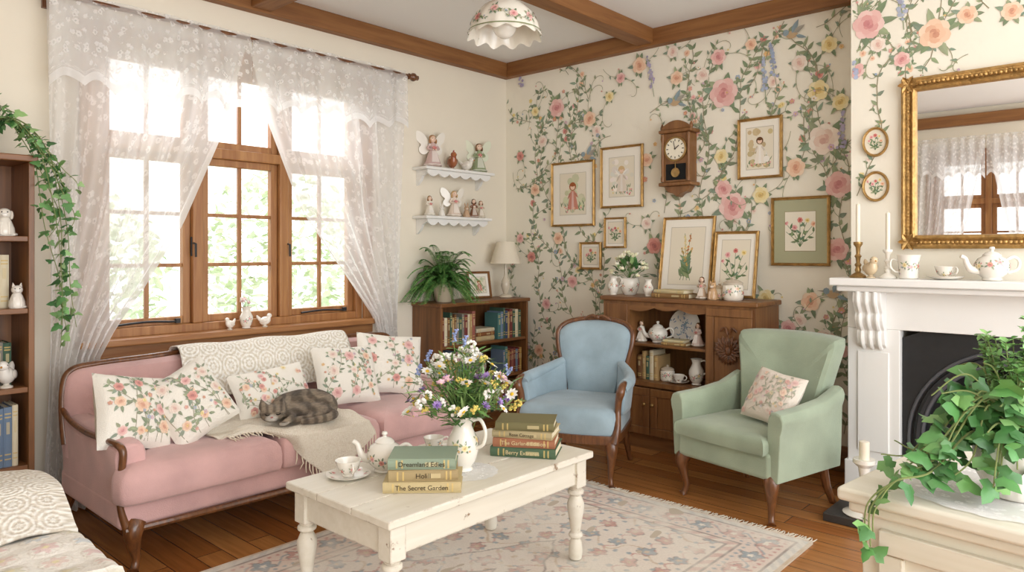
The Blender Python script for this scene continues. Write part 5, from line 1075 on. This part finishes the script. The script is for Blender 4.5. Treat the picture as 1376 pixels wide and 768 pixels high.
# mantel things
MZ=1.166
def onm(u,y=3.99): q=atY(u,370,y); return (q.x,y,MZ)
def candlestick(label,cl_,loc,h,ch,m,k=1.0):
    t=thing('candlestick',label,'candlestick',loc); b=MB(); b.lathe([(.04*k,0),(.042*k,.006),(.03*k,.016),(.012*k,.028),(.016*k,.04),(.009*k,.06),(.012*k,h*.3),(.017*k,h*.36),(.009*k,h*.42),(.012*k,h*.55),(.018*k,h*.6),(.009*k,h*.66),(.012*k,h*.85),(.022*k,h*.93),(.022*k,h),(0,h-.004)],n=20,col=IV); b.build('stem',m,t)
    c=MB(); kk=min(k,2.2) if k>1 else 1; c.lathe([(.0105*kk,0),(.0105*kk,ch-.004),(.005*kk,ch),(0,ch-.002)],n=16); c.tube([(0,0,ch-.004),(.001,0,ch+.008)],.0012,5); o=c.build('candle',M['wax']); tag(o,cl_,'candle'); o.location=(loc[0],loc[1],loc[2]+h-.003); return t
candlestick('brass candlestick at the left end of the mantel','tall ivory taper in the brass candlestick',onm(1153),.185,.20,M['brass'])
candlestick('white china candlestick on the mantel beside the mirror','ivory taper in the china candlestick by the mirror',onm(1193,3.98),.145,.19,M['glaze'])
bird('small cream and tan china bird ornament between the two mantel candlesticks',onm(1170,3.97),40,.115,'#d9c3a0',name='bird_figurine')
def tank(label,loc):
    t=thing('china_mug',label,'mug',loc,200); pr=[(.04,0),(.044,.005),(.042,.02),(.046,.07),(.052,.11),(.054,.118),(.05,.118),(.044,.09),(0,.02)]; b=MB(); b.lathe(pr,n=26,col=IV); deco(b,pr[:6],(0,0,0),1,7,.015,(.035,.085)); b.build('body',M['glaze'],t); b=MB(); b.tube(sp([(.048,0,.09),(.075,0,.095),(.08,0,.06),(.06,0,.035),(.042,0,.035)],4),.0045,8,IV); b.build('handle',M['glaze'],t)
tank('white floral china mug on the mantel under the mirror corner',onm(1221,3.98))
cup('small floral teacup in the middle of the mantel',onm(1270,3.97),-30,1.0)
teapot('white floral teapot at the right of the mantel',onm(1333,3.98),30,1.05)
candlestick('pale turned candlestick standing on the hearth','short thick candle in the hearth candlestick',(3.06,3.70,.043),.265,.09,M['glaze'],2.3)
# ================= PENDANT =================
pe=thing('ceiling_light','flower painted glass ceiling light with scalloped rim','ceiling light',(1.62,2.72,2.40))
b=MB(); b.lathe([(.05,.47),(.055,.455),(.03,.44),(.012,.43),(.01,.2),(.03,.195),(.035,.17)],n=18,col=IV); b.build('fitting',M['brass'],pe)
b=MB(); pr=[(.19,.0),(.178,.03),(.172,.06),(.15,.11),(.105,.155),(.055,.18),(.04,.19)]; n=72
b.loft([[(r*(1+.045*cos(12*t)*max(0,1-z/.09))*cos(t),r*(1+.045*cos(12*t)*max(0,1-z/.09))*sin(t),z-(.012*cos(12*t) if z<.02 else 0)) for t in [2*PI*j/n for j in range(n)]] for r,z in pr],H('#f0eadc'),cap=False)
rfn=lambda z:float(np.interp(z,[0,.03,.06,.11,.155,.18],[.19,.178,.172,.15,.105,.055]))
p=PT(b,lambda a,z,o:((rfn(z)+.002+o)*cos(a/.15),(rfn(z)+.002+o)*sin(a/.15),z+.001),base=.001,step=4e-6)
for i in range(11): a=i*2*PI*.15/11; zz=U(.06,.11); p.sprig(a,zz,.028,5); p.rose(a,zz,.02,ROSES[i%5]); p.vine(a-.03,zz-.01,.1,4,step=.02,Ls=(.012,.02),flower=.3,wd=.002)
p.stroke([(2*PI*.15*i/90,.018) for i in range(91)],.006,H('#7f8a5c'))
b.build('glass_shade',M['glaze'],pe); b=MB(); b.sph((0,0,.055),(.062,.062,.065),20,14,col=H('#f6f2e8')); b.lathe([(.03,.11),(.03,.18)],n=16,col=IV); b.build('bulb',M['glaze'],pe)
# ================= WHITE CABINET + IVY =================
wz=.78
wc=thing('painted_cabinet','old cream painted cabinet in the right foreground under the ivy','cabinet',(3.615,1.70,0),-7)
MB().box(-.03,.95,-.03,.80,wz-.03,wz).build('top',M['sage'],wc,bevel=.009)
MB().box(-.012,.93,-.012,.78,wz-.055,wz-.03).build('top_moulding',M['sage'],wc,bevel=.008)
MB().box(.01,.92,.01,.77,.08,wz-.055).build('body',M['sage'],wc,bevel=.004)
MB().box(0,.93,0,.78,0,.09).build('plinth',M['sage'],wc,bevel=.006)
for k in range(2):
    x0=.05+k*.43; b=MB(); f=.05; z0_,z1_=.13,.70; b.box(x0,x0+.4,-.006,.012,z0_,z0_+f); b.box(x0,x0+.4,-.006,.012,z1_-f,z1_); b.box(x0,x0+f,-.006,.012,z0_+f,z1_-f); b.box(x0+.4-f,x0+.4,-.006,.012,z0_+f,z1_-f); d=b.build('door',M['sage'],wc,bevel=.004); kk=MB(); kk.sph((x0+(.37 if k==0 else .03),-.022,.45),.014,10,8); kk.tube([(x0+(.37 if k==0 else .03),0,.45),(x0+(.37 if k==0 else .03),-.022,.45)],.006,8); kk.build('knob',M['brass'],d)
ipos=atZ(1368,668,wz)
doily('oval white lace doily under the ivy pot',(ipos.x-.02,ipos.y+.01,wz+.0025),.21,.9)
iv=thing('ivy_plant','trailing ivy in a white ribbed pot on the painted cabinet','plant',(ipos.x,ipos.y,wz+.004)); b=MB(); b.lathe([(.05,0),(.055,.004),(.075,.045),(.082,.09),(.078,.115),(.086,.122),(.08,.124),(.07,.11),(0,.10)],n=72,col=H('#f1ede4'),rm=lambda a,z:1+(.03*cos(18*a) if .01<z<.11 else 0)); b.build('pot',M['glaze'],iv)
s_=MB();l_=MB()
rv=Vector((CYW,SY,0)); fv=Vector((-SY,CYW,0))
def V3(r,f,z): q=rv*r+fv*f; return (q.x,q.y,z)
for i in range(30):
    a=U(0,6.28); h=U(.02,.17); rr=U(.05,.16); strand(s_,l_,[(0,0,.1),V3(.5*rr*cos(a)-.01,.5*rr*sin(a),.12+h*.8),V3(rr*cos(a)-.01,rr*sin(a),.12+h*U(.5,1))],.050,.033,IC2)
for i in range(6): 
    a=U(3.3,5.6); rr=U(.09,.13); strand(s_,l_,[(0,0,.1),V3(.6*rr*cos(a)-.02,.6*rr*sin(a),.15),V3(rr*cos(a)-.03,rr*sin(a),.06+U(-.02,.05))],.050,.033,IC2)
for i in range(10):
    f=U(-.06,.2); e=U(.16,.265); strand(s_,l_,[(0,0,.11),V3(-.07,f*.4,.17+U(0,.06)),V3(-e*.7,f*.8,.10+U(-.03,.07)),V3(-e,f,.04+U(0,.05))],.050,.036,IC2)
for i in range(3):
    strand(s_,l_,[(0,0,.11),V3(-.1,-.01,.14),V3(-.2,-.03,.06),V3(-.275,-.03,.04),V3(-.318-.004*i,-.03+.01*i,-.02),V3(-.322,-.03+.01*i,-.07-.03*i)],.04,.042,IC2)
for i in range(2): strand(s_,l_,[(0,0,.11),V3(-.03+.02*i,.05,.23),V3(-.04+.03*i,.05,.31)],.034,.036,IC2)
for i in range(26):
    tip=Vector(V3(U(-.06,.07),U(-.06,.08),U(.26,.37))); P=sp([(0,0,.1),(tip.x*.5,tip.y*.5,.22),tuple(tip)],5); s_.tube(P,.0012,4,H('#6d7b4a'))
    for q in P[4:]:
        for k in range(3): l_.leaf(Vector(q),(U(-1,1),U(-1,1),U(-.4,.6)),(0,0,1),U(.014,.024),U(.012,.018),jit(H('#7eac64'),.2))
s_.build('stems',M['paint'],iv); l_.build('leaves',M['leaf'],iv)
# ================= QUILT-COVERED ARMCHAIR (left front) =================
qc=thing('armchair','low armchair hidden under a quilt, lower left corner','armchair',(1.52,.31,0))
MB().box(-.42,.40,-.42,.44,.12,.37).build('seat',M['cream'],qc,bevel=.04)
MB().box(-.47,-.16,-.43,.45,.12,.475).build('backrest',M['cream'],qc,bevel=.07,seg=5)
for sx in (-1,1):
    for sy in (-1,1): MB().lathe([(.02,.002),(.026,.05),(.032,.125)],(sx*.36,sy*.36,0),12).build('leg',M['walnut'],qc)
def drape(fn,nu,nv,name,lab,cat_,m,vcf,sol=.012):
    b=MB(); b.grid(fn,nu,nv,vcf); o=tag(b.build(name,m,solid=sol),lab,cat_); return o
def fq(s,t):
    x=1.30+.66*s; y=-.16+1.0*t; z=.395+.012*sin(s*11)*sin(t*13)+.006*abs(sin(s*22))*abs(sin(t*28))
    if s>.9: x=1.30+.66*.9+.02; z-=(s-.9)*2.2
    if t>.93: y=-.16+.93+.02; z-=(t-.93)*3.0
    return (x,y,z)
def qcol(s,t):
    u,v=s*7%1-.5,t*9%1-.5; r_=math.hypot(u,v); a=math.atan2(v,u); k=(int(s*7)*3+int(t*9)*5)%4
    c=H('#f1ece3'); pc=[H('#e3c6c2'),H('#cdd3d6'),H('#d9d3bd'),H('#e6d0c6')][k]
    if r_<.27+.07*cos(6*a): c=mixv(c,pc,.8)
    if r_<.09: c=H('#e9dcb8')
    if .36<r_<.40: c=mixv(c,H('#cfc3b4'),.5)
    n=noise.noise(Vector((s*60,t*80,0))); return tuple(q*(1+.08*n) for q in c)
drape(fq,170,210,'patchwork_quilt','pale patchwork quilt spread over the low armchair','quilt',M['wicker'],qcol)
prq=sp([(1.36,.40),(1.372,.46),(1.345,.502),(1.26,.515),(1.13,.51),(1.045,.49),(1.025,.42),(1.03,.25)],5)
def fcq(s,t):
    i=t*(len(prq)-1); k=min(int(i),len(prq)-2); f=i-k; x=prq[k][0]*(1-f)+prq[k+1][0]*f; z=prq[k][1]*(1-f)+prq[k+1][1]*f
    if t<.25: x+=.14*(1-t/.25)**1.5
    y=-.16+1.0*s
    if s>.93: y=-.16+.93+.025; z-=(s-.93)*2.8
    return (x,y,z+.006*sin(s*25)+.012)
drape(fcq,90,50,'crochet_blanket','white crochet blanket over the back of the low armchair','blanket',M['croch2'],lambda s,t:(s*.95,t*.75,0))
# ================= LIGHT + CAMERA =================
w=bpy.data.worlds.new('World'); S.world=w; w.use_nodes=True; nt=w.node_tree; bg=nt.nodes['Background']; bg.inputs[0].default_value=(.97,.985,1,1); bg.inputs[1].default_value=2.4
def area(name,loc,rot,sx,sy,p,col=(1,1,1),portal=False):
    l=bpy.data.lights.new(name,'AREA'); l.shape='RECTANGLE'; l.size=sx; l.size_y=sy; l.energy=p; l.color=col; o=bpy.data.objects.new(name,l); link(o); o.location=loc; o.rotation_euler=[R(q) for q in rot]
    if portal: l.cycles.is_portal=True
    return o
area('window_light',(-.9,2.2,3.0),(0,-48,0),1.2,2.2,85,(.98,.99,1))
area('room_fill_light',(5.9,1.3,1.6),(0,90,0),2.4,4.4,96,(.96,.98,1))
area('portal_window',(-.16,2.18,1.63),(0,-90,0),1.5,1.6,1,portal=True)
area('portal_side',(5.97,1.75,1.42),(0,90,0),2.8,5.4,1,portal=True)
cam=bpy.data.cameras.new('Camera'); co=bpy.data.objects.new('Camera',cam); link(co); co.location=(CX,CY,CZ); co.rotation_euler=(R(90),0,R(42)); cam.sensor_width=36; cam.lens=FPX/1376*36; cam.shift_y=-46/1376; cam.clip_start=.05; S.camera=co
S.view_settings.view_transform='Standard'
